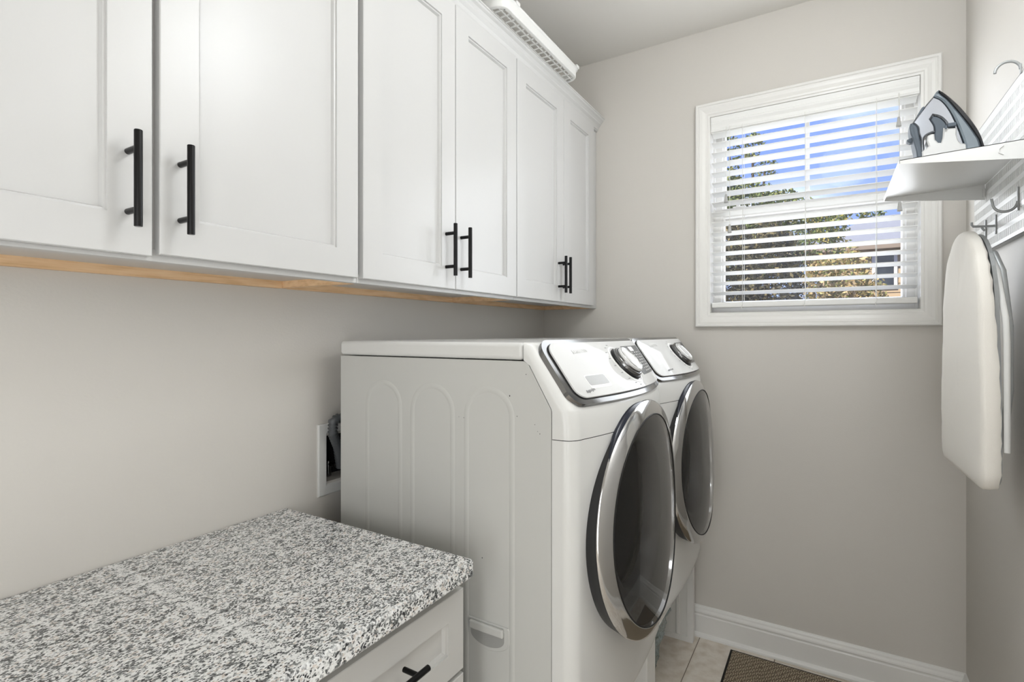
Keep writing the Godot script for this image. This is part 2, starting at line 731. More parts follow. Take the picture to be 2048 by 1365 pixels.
	prism(st, prof, 0.0, ROOM_Z, Transform3D(Basis(Vector3(-1, 0, 0), Vector3(0, 1, 0), Vector3(0, 0, 1)), Vector3(ROOM_W, 0, 0)))
	structure(obj("baseboard_right", st, M.trim), "white moulded baseboard along the wall with the ironing board", "baseboard")


func window():
	# casing, a picture frame of moulding round the opening
	var X := Transform3D(Basis.IDENTITY, Vector3(0.785, 1.402, 0))
	var st := S()
	rings(st, X, 0.8745, 1.0045, [[0, 0], [0, 0.02], [0.004, 0.023], [0.011, 0.023], [0.014, 0.0195], [0.02, 0.0205], [0.03, 0.0185], [0.042, 0.0135], [0.05, 0.0125], [0.053, 0.0095], [0.061, 0.0085], [0.0635, 0.0], [0.0635, -0.1]], false)
	structure(obj("trim_1", st, M.trim), "white moulded casing framing the window", "trim")
	var w := Node3D.new()
	w.name = numbered("window_1")
	add_child(w)
	w.position = Vector3(1.221, 1.906, -0.09)
	structure(w, "white framed sliding sash window looking out on trees and a house", "window")
	var o := -w.position
	st = S()
	rings(st, Transform3D(Basis.IDENTITY, Vector3(0.84, 1.464, -0.12)), 0.762, 0.884, [[0, -0.03], [0, 0.06], [0.014, 0.06], [0.014, -0.03]], false)
	obj("window_frame", st, M.trim, w, o)
	var sash := [[-0.066, 1.478, 1.941], [-0.1, 1.889, 2.336]]
	for k in 2:
		var a = sash[k]
		st = S()
		var x0 := 0.854
		var ww := 0.734
		var hh: float = a[2] - a[1]
		rings(st, Transform3D(Basis.IDENTITY, Vector3(x0, a[1], a[0] - 0.03)), ww, hh, [[0, 0], [0, 0.03], [0.026, 0.03], [0.029, 0.024], [0.037, 0.022], [0.041, 0.012], [0.041, 0.0], [0, 0]], false)
		var f := obj("sash", st, M.trim, w, o)
		st = S()
		rbox(st, Vector3(x0 + 0.036, a[1] + 0.036, a[0] - 0.014), Vector3(x0 + ww - 0.036, a[2] - 0.036, a[0] - 0.011))
		obj("pane", st, M.pane, f)
		if k == 1:
			st = S()
			rbox(st, Vector3(1.214, a[1] + 0.03, a[0] - 0.024), Vector3(1.232, a[2] - 0.03, a[0] - 0.016), 0.003)
			obj("grille_bar", st, M.trim, f)
	st = S()
	rbox(st, Vector3(0.93, 1.93, -0.086), Vector3(0.985, 1.948, -0.064), 0.004)
	rbox(st, Vector3(0.945, 1.944, -0.08), Vector3(0.96, 1.956, -0.062), 0.003)
	obj("sash_lock", st, M.trim, w, o)


func blind():
	var at := Vector3(1.219, 2.3, -0.022)
	var b := thing("window_blind", "white two-inch horizontal slat blind hanging in the window, slats tilted open", "blind", at)
	var o := -at
	var xa := 0.852
	var xb := 1.59
	# moulded valance with the headrail behind it
	var st := S()
	var prof := [Vector2(-0.022, 2.278), Vector2(0.0, 2.274), Vector2(0.006, 2.277), Vector2(0.006, 2.283), Vector2(0.002, 2.286), Vector2(0.003, 2.3), Vector2(0.008, 2.312), Vector2(0.008, 2.318), Vector2(0.004, 2.321), Vector2(0.0075, 2.336), Vector2(0.0078, 2.3424), Vector2(-0.022, 2.3424)]
	prism(st, prof, 0.8493, 1.5952, Transform3D(Basis(Vector3(0, 0, 1), Vector3(0, 1, 0), Vector3(-1, 0, 0)), Vector3(0.8493 + 1.5952, 0, 0)))
	obj("valance", st, M.slat, b, o)
	st = S()
	rbox(st, Vector3(xa, 2.288, -0.06), Vector3(xb, 2.334, -0.024), 0.002)
	obj("headrail", st, M.trim, b, o)
	var slat := S()
	var P := []
	var Q := []
	for i in 7:
		var f := i / 6.0 - 0.5
		var cy := 0.0022 * (1.0 - 4 * f * f)
		P.append([Vector3(xa, cy + 0.0013, f * 0.05), Vector3(xb, cy + 0.0013, f * 0.05)])
		Q.append([Vector3(xa, cy - 0.0013, f * 0.05), Vector3(xb, cy - 0.0013, f * 0.05)])
	grid(slat, P)
	grid(slat, Q, true)
	quad(slat, P[0][0], P[0][1], Q[0][1], Q[0][0], Vector3(0, 0, -1))
	quad(slat, P[6][0], P[6][1], Q[6][1], Q[6][0], Vector3(0, 0, 1))
	for e in 2:
		for i in 6:
			quad(slat, P[i][e], P[i + 1][e], Q[i + 1][e], Q[i][e], Vector3(1 if e else -1, 0, 0))
	var mesh := slat.commit()
	for k in 17:
		var y := 2.2735 - 0.0447 * k
		var s := obj("slat", mesh, M.slat, b, Vector3(0, y - 0.006, -0.022) - at)
		s.rotation.x = deg_to_rad(-11.5 + rng.randf_range(-0.6, 0.6))
	st = S()
	rbox(st, Vector3(xa, 1.487, -0.046), Vector3(xb, 1.511, 0.003), 0.005)
	obj("bottom_rail", st, M.slat, b, o)
	for x in [0.98, 1.219, 1.462]:
		st = S()
		for z in [0.006, -0.05]:
			tube(st, [Vector3(x, 2.29, z), Vector3(x + 0.001, 1.9, z), Vector3(x, 1.5, z)], 0.0011, 5)
		tube(st, [Vector3(x, 1.5, 0.006), Vector3(x - 0.004, 1.49, 0.008), Vector3(x - 0.002, 1.478, 0.006)], 0.0014, 5)
		obj("ladder_cord", st, M.cord, b, o)
	for c in [[0.914, 1.985], [0.929, 1.85], [1.531, 2.195], [1.534, 1.872]]:
		st = S()
		tube(st, [Vector3(c[0], 2.29, 0.009), Vector3(c[0], c[1], 0.011)], 0.0012, 5)
		obj("pull_cord", st, M.cord, b, o)
		st = S()
		lathe(st, [Vector2(0.0005, 0.004), Vector2(0.004, 0.003), Vector2(0.0055, -0.004), Vector2(0.0058, -0.012), Vector2(0.0085, -0.03), Vector2(0.0085, -0.034), Vector2(0.0005, -0.035)], 14, Transform3D(Basis.IDENTITY, Vector3(c[0], c[1], 0.012)))
		obj("tassel", st, M.tassel, b, o)


# ------------------------------------------------------------------ cabinets
func handle(parent, at: Vector3, vertical: bool, out: Vector3):
	var st := S()
	var d := Vector3.UP if vertical else Vector3.BACK
	var c := at + out * 0.036
	rod(st, c - d * 0.0785, c + d * 0.0785, 0.0062, 18)
	for s in [-1, 1]:
		rod(st, at + d * 0.05 * s - out * 0.001, c + d * 0.05 * s, 0.0052, 14, 0.0005)
	return obj("handle", st, M.black_metal, parent)


# recessed-panel front; local origin at its lower corner, u along +x of xf
func shaker(st: SurfaceTool, xf: Transform3D, w: float, h: float, stile := 0.066, t := 0.019):
	rings(st, xf, w, h, [[0, -t], [0, -0.0015], [0.0015, 0], [stile, 0], [stile + 0.0006, -0.0045], [stile + 0.0045, -0.0052], [stile + 0.0055, -0.0075], [stile + 0.0075, -0.0125]], true, true)


# a frame whose u axis runs towards -z (to the right for someone facing the left wall)
func face_left_wall(x: float, y: float, z: float) -> Transform3D:
	return Transform3D(Basis(Vector3(0, 0, -1), Vector3(0, 1, 0), Vector3(1, 0, 0)), Vector3(x, y, z))


func base_cabinet():
	var zs := 1.5405
	var ze := 2.9
	var c := thing("base_cabinet", "light grey base cabinet with recessed drawer front beside the washer", "cabinet", Vector3(0.3, 0, 2.2))
	var o := -c.position
	var st := S()
	rbox(st, Vector3(0.002, 0.1, zs), Vector3(0.594, 0.8425, ze), 0.0012, 1)
	obj("body", st, M.cabinet_grey, c, o)
	st = S()
	rbox(st, Vector3(0.002, 0.0, zs + 0.01), Vector3(0.53, 0.1, ze), 0.0)
	obj("toe_kick", st, M.cabinet_grey, c, o)
	for col in 2:
		var z1 := 2.024 + col * 0.484
		st = S()
		shaker(st, Transform3D(face_left_wall(0, 0, 0).basis, Vector3.ZERO), 0.478, 0.178, 0.054)
		var d := obj("drawer_front", st, M.cabinet_grey, c, Vector3(0.613, 0.63, z1) + o)
		handle(d, Vector3(0, 0.1, -0.239), false, Vector3(1, 0, 0))
		st = S()
		shaker(st, Transform3D(face_left_wall(0, 0, 0).basis, Vector3.ZERO), 0.478, 0.505, 0.054)
		d = obj("drawer_front", st, M.cabinet_grey, c, Vector3(0.613, 0.115, z1) + o)
		handle(d, Vector3(0, 0.4, -0.239), false, Vector3(1, 0, 0))
	st = S()
	rbox(st, Vector3(0.002, 0.8426, 1.5535), Vector3(0.6475, 0.8828, ze), 0.007, 3)
	tag(obj("countertop", st, M.granite), "speckled black, grey and white granite countertop in the foreground", "countertop")


func wall_cabinets():
	# [z far, z near, doors [z right, z left, hand], label]
	var units := [
		[1.5665, 2.487, [[1.575, 2.0225, 1], [2.034, 2.48, -1]], "white wall cabinet with two wide doors above the granite counter, nearest the camera"],
		[0.807, 1.5655, [[1.1835, 1.5585, -1], [0.813, 1.1805, 1]], "white wall cabinet in the middle of the three, above the washer"],
		[0.012, 0.806, [[0.41, 0.8075, -1], [0.067, 0.407, 1]], "white wall cabinet farthest from the camera, against the window wall"]]
	var hz := {1.575: 1.989, 2.034: 2.071, 1.1835: 1.23, 0.813: 1.155, 0.41: 0.462, 0.067: 0.417}
	for u in units:
		var za: float = u[0]
		var zb: float = u[1]
		var c := thing("wall_cabinet", u[3], "cabinet", Vector3(0.15, 1.498, (za + zb) / 2), "wall cabinets in a row")
		var o := -c.position
		var st := S()
		rbox(st, Vector3(0.001, 1.516, za), Vector3(0.293, 2.447, zb), 0.001, 1)
		obj("body", st, M.cabinet_white, c, o)
		st = S()
		rbox(st, Vector3(0.275, 1.498, za), Vector3(0.2955, 1.52, zb), 0.0012, 1)
		obj("bottom_rail", st, M.cabinet_white, c, o)
		st = S()
		rbox(st, Vector3(0.001, 1.4965, za + 0.013), Vector3(0.018, 1.5165, zb - 0.013), 0.0006, 1)
		obj("nailer", st, M.maple, c, o)
		for z in [za, zb - 0.0125]:
			st = S()
			rbox(st, Vector3(0.001, 1.4975, z), Vector3(0.2745, 1.5165, z + 0.0125), 0.0006, 1)
			obj("side_edge", st, M.maple, c, o)
		if za < 0.05:
			st = S()
			rbox(st, Vector3(0.275, 1.4985, 0.001), Vector3(0.2962, 2.4, 0.0655), 0.001, 1)
			obj("filler_strip", st, M.cabinet_white, c, o)
		for d in u[2]:
			st = S()
			var w: float = d[1] - d[0]
			shaker(st, Transform3D(face_left_wall(0, 0, 0).basis, Vector3.ZERO), w, 0.888)
			var y := 1.5095 if d[0] < 2.0 else 1.5045
			var door := obj("door", st, M.cabinet_white, c, Vector3(0.3125, y, d[1]) + o)
			handle(door, Vector3(0, 1.624 - y, hz[d[0]] - d[1]), true, Vector3(1, 0, 0))
	var prof := [Vector2(0.25, 2.388), Vector2(0.2985, 2.388), Vector2(0.304, 2.391), Vector2(0.304, 2.396), Vector2(0.3075, 2.398), Vector2(0.309, 2.404), Vector2(0.314, 2.413), Vector2(0.322, 2.421), Vector2(0.3235, 2.426), Vector2(0.33, 2.433), Vector2(0.337, 2.438), Vector2(0.339, 2.444), Vector2(0.3415, 2.445), Vector2(0.3415, 2.4505), Vector2(0.25, 2.4505)]
	var cs := S()
	for i in prof.size():      # crown set in front of the doors' tops
		prof[i].x += 0.0 if prof[i].x < 0.26 else 0.001
	prism(cs, prof, 0.002, 2.487)
	tag(obj("crown_molding", cs, M.cabinet_white), "white stepped crown molding running along the tops of the wall cabinets", "molding")


func crate():
	var at := Vector3(0.23, 2.452, 0.735)
	var c := thing("plastic_tray", "white plastic lattice tray lying on top of the wall cabinets", "tray", at)
	var hx := 0.165
	var hz := 0.305
	# rounded rim
	var loop := func(a: float, b: float, r: float) -> Array:
		var L := []
		for q in 4:
			var cx: float = (a - r) * (1 if q in [0, 3] else -1)
			var cz: float = (b - r) * (1 if q in [0, 1] else -1)
			for k in 7:
				var an := PI / 2 * q + PI / 2 * k / 6.0
				L.append(Vector2(cx + r * cos(an), cz + r * sin(an)))
		return L
	var P := []
	for p in [[-0.014, 0.0], [-0.003, 0.0], [0.0, 0.003], [0.001, 0.03], [0.008, 0.033], [0.008, 0.037], [-0.002, 0.037], [-0.004, 0.033], [-0.006, 0.006], [-0.014, 0.004], [-0.014, 0.0]]:
		var row := []
		for v in loop.call(hx + p[0], hz + p[0], 0.045 + p[0]):
			row.append(Vector3(v.x, p[1], v.y))
		P.append(row)
	var st := S()
	grid(st, P, false, false, true)
	obj("rim", st, M.white_plastic, c)
	st = S()
	for i in range(1, 18):
		var z := -hz + i * hz / 9.0
		rbox(st, Vector3(-hx + 0.012, 0.0, z - 0.0022), Vector3(hx - 0.012, 0.004, z + 0.0022))
	for i in range(1, 12):
		var x := -hx + i * hx / 6.0
		rbox(st, Vector3(x - 0.0022, 0.0002, -hz + 0.012), Vector3(x + 0.0022, 0.0042, hz - 0.012))
	obj("lattice", st, M.white_plastic, c).set_meta("kind", "stuff")
	for z in [-0.27, 0.22]:
		st = S()
		rbox(st, Vector3(hx - 0.006, 0.033, z - 0.012), Vector3(hx + 0.011, 0.046, z + 0.012), 0.003)
		obj("latch", st, M.white_plastic, c)


# ------------------------------------------------------------------ laundry
func bench():
	var b := thing("laundry_platform", "low white platform with panelled end under the washer and dryer", "platform", Vector3(0.4, 0, 0.75))
	var o := -b.position
	var st := S()
	rbox(st, Vector3(0.0, 0.33, 0.056), Vector3(0.788, 0.3698, 1.44), 0.002, 1)
	obj("top_board", st, M.trim, b, o)
	for z in [[0.056, 0.088], [1.41, 1.44]]:
		st = S()
		rbox(st, Vector3(0.0, 0.0, z[0]), Vector3(0.789, 0.33, z[1]), 0.0015, 1)
		var e := obj("end_panel", st, M.trim, b, o)
		st = S()
		rings(st, Transform3D(Basis.IDENTITY, Vector3(0.3, 0.0, z[1] - 0.004)), 0.489, 0.33, [[0, 0], [0, 0.008], [0.024, 0.008], [0.026, 0.001], [0.028, 0.001]], false)
		obj("panel_frame", st, M.trim, e)
		st = S()
		rbox(st, Vector3(0.716, 0.025, z[1] - 0.002), Vector3(0.73, 0.305, z[1] + 0.0045), 0.002, 2)
		obj("panel_bead", st, M.trim, e)
	st = S()
	rbox(st, Vector3(0.0, 0.0, 0.675), Vector3(0.79, 0.33, 0.768), 0.002, 1)
	obj("middle_post", st, M.trim, b, o)
	# crinkled film bag stored under the dryer
	var P := []
	var f := FastNoiseLite.new()
	f.seed = 8
	f.frequency = 22.0
	f.fractal_octaves = 3
	for i in 25:
		var row := []
		var v := i / 24.0
		for j in 48:
			var a := TAU * j / 48.0
			var taper := 0.72 + 0.28 * v
			var rx := 0.205 * taper
			var rz := 0.19 * (0.62 + 0.38 * v)
			var ca := signf(cos(a)) * pow(absf(cos(a)), 0.45)
			var sa := signf(sin(a)) * pow(absf(sin(a)), 0.45)
			var k := sin(minf(v, 1.0 - v) * PI) if v < 0.08 or v > 0.9 else 1.0
			if v <= 0.08:
				k = 0.8 + 0.2 * sin(v / 0.08 * PI / 2)
			if v > 0.9:
				k = sqrt(maxf(0.0, 1.0 - pow((v - 0.9) / 0.1, 2)))
			var p := Vector3(ca * rx * k, v * 0.275, sa * rz * k)
			p += Vector3(ca, 0.3, sa).normalized() * f.get_noise_3dv(p) * 0.022 * (1.0 if v > 0.04 else 0.0)
			p.y = maxf(p.y, 0.001)
			row.append(p)
		P.append(row)
	st = S()
	grid(st, P, true, false, true)
	tag(obj("storage_bag", st, M.bag_film, null, Vector3(0.555, 0.001, 0.45)), "crinkled grey-green plastic bag stored on the floor under the dryer", "bag")


const K1 := 0.47


func front_x0(y: float) -> float:
	var x := lerpf(0.85, 0.880, clampf((y - 0.385) / 0.75, 0, 1))
	if y < 0.43:
		x -= pow((0.43 - y) / 0.045, 2) * 0.02
	return x


# outline of the front in plan, from the near side round to the far side: [x, dz]
func plan_row(x0: float, k: float, xb: float) -> Array:
	var R := []
	var half := []
	for i in 15:
		var dz := 0.305 * i / 14.0
		half.append(Vector2(x0 - k * dz * dz, dz))
	var xa: float = half[14].x
	for i in range(1, 8):
		var a := PI / 2 * i / 7.0
		half.append(Vector2(xa - 0.03 - k * 0.01 + (0.03 + k * 0.01) * cos(a), 0.305 + 0.038 * sin(a)))
	half.append(Vector2(minf(half[21].x - 0.004, xb + 0.003), 0.343))
	half.append(Vector2(xb, 0.343))
	for i in range(half.size() - 1, 0, -1):
		R.append(Vector2(half[i].x, half[i].y))
	for i in half.size():
		R.append(Vector2(half[i].x, -half[i].y))
	return R


# point of the sloping control panel; v metres down from its top edge
func slope_point(v: float, dz: float, off: float) -> Vector3:
	var t := v / 0.1952
	var k := lerpf(0.1, K1, clampf(t, -0.1, 1.1))
	return Vector3(0.735 + 0.135 * t - k * dz * dz + 0.722 * off, 1.346 - 0.141 * t + 0.691 * off, dz)


func panel_patch(st: SurfaceTool, v0: float, v1: float, za: float, zb: float, rad: float, off: float, depth: float):
	var n := 26
	var P := []
	for i in n + 1:
		var f := (1.0 - cos(PI * i / n)) / 2
		var v := lerpf(v0, v1, f)
		var d := minf(v - v0, v1 - v)
		var inset := 0.0
		if d < rad:
			inset = rad - sqrt(maxf(0.0, rad * rad - (rad - d) * (rad - d)))
		var row := []
		for j in 25:
			row.append(slope_point(v, lerpf(za + inset, zb - inset, j / 24.0), off))
		P.append(row)
	grid(st, P, true)
	# rim going back into the machine
	var nrm := Vector3(0.722, 0.691, 0)
	var loop := []
	for j in 25:
		loop.append(P[0][j])
	for i in range(1, n + 1):
		loop.append(P[i][24])
	for j in range(23, -1, -1):
		loop.append(P[n][j])
	for i in range(n - 1, 0, -1):
		loop.append(P[i][0])
	var c := slope_point((v0 + v1) / 2, (za + zb) / 2, off)
	for i in loop.size():
		var a: Vector3 = loop[i]
		var b: Vector3 = loop[(i + 1) % loop.size()]
		quad(st, a, b, b - nrm * depth, a - nrm * depth, (a + b) / 2 - c)


func slope_xf(v: float, dz: float, off: float) -> Transform3D:
	var k := lerpf(0.1, K1, v / 0.1952)
	var nx := Vector3(0.722, 0.691, 2 * k * dz * 0.722).normalized()
	var ux := (Vector3(0, 0, -1) + nx * nx.z).normalized()
	return Transform3D(Basis(ux, nx.cross(ux), nx), slope_point(v, dz, off))


func text_on(parent, txt: String, h: float, v: float, dz: float, m: Material, off := 0.0163):
	var t := TextMesh.new()
	t.text = txt
	t.font_size = 32
	t.pixel_size = h / 23.0
	t.depth = 0.0004
	var f := SystemFont.new()
	f.font_names = PackedStringArray(["Droid Sans"])
	f.font_weight = 700
	t.font = f
	var o := MeshInstance3D.new()
	o.name = "lettering"
	o.mesh = t
	o.material_override = m
	var xf := slope_xf(v, dz, off)
	o.transform = xf
	parent.add_child(o, true)
	return o


func machines():
	var defs := [
		["washing_machine", "white front-load washer nearest the counter, with a detergent drawer in its panel", "washer", 1.097, 0.0],
		["clothes_dryer", "white front-load dryer beyond the washer, under the window wall", "dryer", 0.405, -0.015]]
	for d in defs:
		var washer: bool = d[4] == 0.0
		var m := thing(d[0], d[1], d[2], Vector3(0.43 + d[4], 0.37, d[3]))
		var o := Vector3(-0.43, -0.37, 0)
		# sheet-metal body: sides, back, bottom, four feet
		var st := S()
		var side := [Vector2(0.09, 0.39), Vector2(0.7765, 0.39), Vector2(0.7765, 1.2005), Vector2(0.7165, 1.3035), Vector2(0.706, 1.308), Vector2(0.09, 1.308)]
		for s in [-1, 1]:
			prism(st, side, -0.006, 0.006, Transform3D(Basis.IDENTITY, Vector3(0, 0, s * 0.337)), 0.001)
		rbox(st, Vector3(0.0905, 0.39, -0.336), Vector3(0.1, 1.3075, 0.336))
		rbox(st, Vector3(0.0905, 0.3895, -0.336), Vector3(0.776, 0.4, 0.336))
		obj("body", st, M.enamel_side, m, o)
		for x in [0.15, 0.74]:
			for z in [-0.28, 0.28]:
				st = S()
				lathe(st, [Vector2(0.001, 0.37), Vector2(0.022, 0.37), Vector2(0.024, 0.374), Vector2(0.02, 0.38), Vector2(0.012, 0.382), Vector2(0.012, 0.392)], 16, Transform3D(Basis.IDENTITY, Vector3(x, 0, z)))
				obj("foot", st, M.dark_plastic, m, o)
		# arched embossings, the hand grip and paint chips of the near side
		if washer:
			for a in [[0.2, 0.323, 1.238], [0.367, 0.5, 1.238], [0.543, 0.674, 1.238]]:
				st = S()
				var r: float = (a[1] - a[0]) / 2
				var cx: float = (a[0] + a[1]) / 2
				var path := [Vector2(a[0], 0.43)]
				for k in 17:
					var an := PI - PI * k / 16.0
					path.append(Vector2(cx + r * cos(an), a[2] - r + r * sin(an)))
				path.append(Vector2(a[1], 0.43))
				var G := []
				for q in [[-0.0085, -0.0003], [-0.005, 0.0008], [0.0, 0.0015], [0.005, 0.0008], [0.0085, -0.0003]]:
					var row := []
					for k in path.size():
						var p: Vector2 = path[k]
						var dirn: Vector2 = (path[mini(k + 1, path.size() - 1)] - path[maxi(k - 1, 0)]).normalized()
						var nn := Vector2(-dirn.y, dirn.x)
						row.append(Vector3(p.x + nn.x * q[0], p.y + nn.y * q[0], 0.343 + q[1]))
					G.append(row)
				grid(st, G, true)
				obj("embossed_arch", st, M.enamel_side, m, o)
			st = S()
			var gp := []
			for k in 21:
				var an := PI + PI * k / 20.0
				gp.append(Vector2(0.608 + 0.06 * cos(an) * (1.0 if absf(cos(an)) < 0.95 else 1.0), 0.648 + 0.034 * sin(an)))
			gp.append(Vector2(0.668, 0.676))
			gp.append(Vector2(0.664, 0.681))
			gp.append(Vector2(0.552, 0.681))
			gp.append(Vector2(0.548, 0.676))
			prism(st, gp, 0.342, 0.3455, Transform3D(), 0.0015)
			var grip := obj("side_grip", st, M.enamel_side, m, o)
			st = S()
			var gi := []
			for p in gp:
				gi.append(Vector2(0.606, 0.652) + (p - Vector2(0.608, 0.655)) * Vector2(0.8, 0.72))
			prism(st, gi, 0.3452, 0.3461, Transform3D())
			obj("grip_recess", st, M.recess_shade_grey, grip)  # flat patch, shade of the hollow put into its grey
			st = S()
			rbox(st, Vector3(0.556, 0.656, 0.3445), Vector3(0.654, 0.677, 0.3535), 0.0045, 3)
			obj("grip_bar", st, M.enamel_side, grip)
			st = S()
			for p in [[0.668, 1.226, 0.004], [0.688, 1.18, 0.0028], [0.6735, 1.175, 0.0026], [0.6735, 1.13, 0.003], [0.712, 1.278, 0.0028], [0.735, 1.165, 0.0022], [0.748, 1.145, 0.0026], [0.742, 1.15, 0.002], [0.52, 1.165, 0.002], [0.535, 1.164, 0.0024], [0.59, 0.83, 0.0035]]:
				var c := Vector3(p[0], p[1], 0.3436)
				for k in 7:
					var a0 := TAU * k / 7.0
					var a1 := TAU * (k + 1) / 7.0
					var q: float = p[2] * 0.5
					tri(st, c, c + Vector3(cos(a0) * q * 0.7, sin(a0) * q, -0.0004), c + Vector3(cos(a1) * q * 0.7, sin(a1) * q, -0.0004), Vector3(0, 0, 1))
			obj("chipped_paint", st, M.seam, m, o).set_meta("kind", "stuff")
		# lid
		st = S()
		rbox(st, Vector3(0.0875, 1.31, -0.3445), Vector3(0.7035, 1.351, 0.3445), 0.011, 4)
		obj("lid", st, M.enamel, m, o)
		# front below the seam, with the round opening
		st = S()
		var P := []
		var ys := []
		for i in 49:
			ys.append(lerpf(0.386, 1.1345, i / 48.0))
		for y in ys:
			var row := []
			for q in plan_row(front_x0(y), lerpf(0.16, K1, (y - 0.386) / 0.75), 0.778):
				row.append(Vector3(q.x, y, q.y))
			P.append(row)
		var keep := func(i: int, j: int) -> bool:
			var c: Vector3 = (P[i][j] + P[i + 1][j + 1]) / 2
			return Vector2(c.y - 0.889, c.z).length() > 0.268
		grid(st, P, false, false, false, keep)
		obj("front_panel", st, M.enamel, m, o)
		# console: white hood above the seam
		st = S()
		P = []
		var rows := [[1.136, 0.880, K1], [1.155, 0.880, K1], [1.18, 0.878, K1], [1.198, 0.8745, K1], [1.204, 0.8705, 0.46]]
		for i in 13:
			var t := i / 12.0
			rows.append([lerpf(1.2075, 1.344, t), lerpf(0.8675, 0.737, t), lerpf(K1, 0.1, t)])
		rows.append([1.3485, 0.732, 0.08])
		rows.append([1.351, 0.724, 0.05])
		for r in rows:
			var y: float = r[0]
			var xb := 0.7785
			if y > 1.2005:
				xb = lerpf(0.7785, 0.7185, clampf((y - 1.2005) / 0.103, 0, 1))
			if y > 1.3035:
				xb = 0.7055
			var row := []
			var sx: float = minf(1.0, 0.0 + (r[1] - xb) / 0.075)
			for q in plan_row(r[1], r[2], xb):
				var xx: float = q.x
				row.append(Vector3(maxf(xx, xb), y, q.y))
			P.append(row)
		var top := []
		for q in P[P.size() - 1]:
			top.append(Vector3(0.7055, 1.351, q.z))
		P.append(top)
		grid(st, P, false)
		obj("console", st, M.enamel, m, o)
		st = S()
		rbox(st, Vector3(0.7, 1.1, -0.33), Vector3(0.7045, 1.345, 0.33))
		rbox(st, Vector3(0.777, 1.1335, -0.338), Vector3(0.8, 1.1368, 0.338))
		obj("inner_frame", st, M.dark_plastic, m, o)
		# chrome surround and glossy control panel
		st = S()
		panel_patch(st, -0.004, 0.196, -0.339, 0.327, 0.042, 0.0105, 0.024)
		obj("panel_surround", st, M.brushed_chrome, m, o)
		st = S()
		panel_patch(st, 0.0095, 0.1825, -0.328, 0.3085, 0.034, 0.0118, 0.01)
		obj("panel_gap", st, M.dark_plastic, m, o)
		st = S()
		panel_patch(st, 0.0115, 0.1805, -0.326, 0.3065, 0.033, 0.016, 0.0035)
		var panel := obj("control_panel", st, M.gloss_white, m, o)
		# display with its print
		st = S()
		panel_patch(st, 0.034, 0.146, -0.314, -0.128, 0.004, 0.0168, 0.002)
		var disp := obj("display", st, M.display, panel)
		st = S()
		var nl := 8
		for i in nl:
			for j in 4:
				var xf := slope_xf(0.062 + 0.0105 * i, -0.2 - 0.029 * j, 0.0171)
				rbox_xf(st, xf, Vector3(-0.0055, -0.0016, 0), Vector3(0.0055 if (i + j) % 3 else 0.001, 0.0016, 0.0003))
		obj("display_print", st, M.print_light, disp).set_meta("kind", "stuff")
		st = S()
		panel_patch(st, 0.038, 0.056, -0.24, -0.195, 0.002, 0.0172, 0.001)
		obj("screen", st, M.print_light, disp)
		# dial
		var dc := slope_xf(0.099, -0.038, 0.016)
		var X := Transform3D(Basis(dc.basis.x, dc.basis.z, -dc.basis.y), dc.origin)
		st = S()
		lathe(st, [Vector2(0.066, -0.001), Vector2(0.066, 0.0008), Vector2(0.06, 0.001)], 40, X)
		obj("dial_plate", st, M.print_light, panel)
		st = S()
		lathe(st, [Vector2(0.055, 0.0), Vector2(0.0555, 0.004), Vector2(0.053, 0.007), Vector2(0.05, 0.006), Vector2(0.048, 0.003)], 48, X)
		obj("dial_ring", st, M.dark_plastic, panel)
		st = S()
		lathe(st, [Vector2(0.0505, 0.0), Vector2(0.0505, 0.012), Vector2(0.049, 0.015), Vector2(0.046, 0.016), Vector2(0.0445, 0.014), Vector2(0.0445, 0.019)], 48, X)
		obj("dial_collar", st, M.brushed_chrome, panel)
		st = S()
		lathe(st, [Vector2(0.0435, 0.008), Vector2(0.0435, 0.022), Vector2(0.042, 0.025), Vector2(0.038, 0.026), Vector2(0.036, 0.0245), Vector2(0.02, 0.0238), Vector2(0.0005, 0.0236)], 48, X)
		obj("dial_knob", st, M.gloss_white, panel)
		st = S()
		lathe(st, [Vector2(0.0385, 0.0255), Vector2(0.0395, 0.0272), Vector2(0.0405, 0.0255)], 48, X)
		obj("dial_trim", st, M.chrome, panel)
		text_on(panel, "SAMSUNG", 0.0125, 0.0405, 0.172, M.white_steel)
		if washer:
			text_on(panel, "AquaJet", 0.0075, 0.162, 0.252, M.print_grey)
			st = S()
			panel_patch(st, 0.117, 0.158, 0.146, 0.242, 0.006, 0.0163, 0.001)
			var lip := obj("drawer_grip", st, M.print_light, panel)
			st = S()
			panel_patch(st, 0.12, 0.149, 0.149, 0.239, 0.006, 0.0167, 0.001)
			obj("drawer_recess", st, M.recess_shade_grey, lip)  # flat grey patch carries the shade of the drawer hollow
		else:
			text_on(panel, "with Steam", 0.0065, 0.157, 0.2, M.print_grey)
		for k in 9:
			var an := deg_to_rad(100 + 20 * k)
			st = S()
			var xf := slope_xf(0.099 - 0.075 * sin(an) * 0.98, -0.038 - 0.078 * cos(an), 0.0163)
			rbox_xf(st, xf, Vector3(-0.006, -0.0011, 0), Vector3(0.006, 0.0011, 0.0003))
			obj("dial_mark", st, M.print_grey, panel)
		door(m, o, washer)


func rbox_xf(st: SurfaceTool, xf: Transform3D, lo: Vector3, hi: Vector3):
	var c := []
	for i in 8:
		c.append(xf * Vector3(hi.x if i & 1 else lo.x, hi.y if i & 2 else lo.y, hi.z if i & 4 else lo.z))
	var b := xf.basis
	quad(st, c[4], c[5], c[7], c[6], b.z)
	quad(st, c[0], c[1], c[3], c[2], -b.z)
	quad(st, c[0], c[1], c[5], c[4], -b.y)
	quad(st, c[2], c[3], c[7], c[6], b.y)
	quad(st, c[0], c[2], c[6], c[4], -b.x)
	quad(st, c[1], c[3], c[7], c[5], b.x)


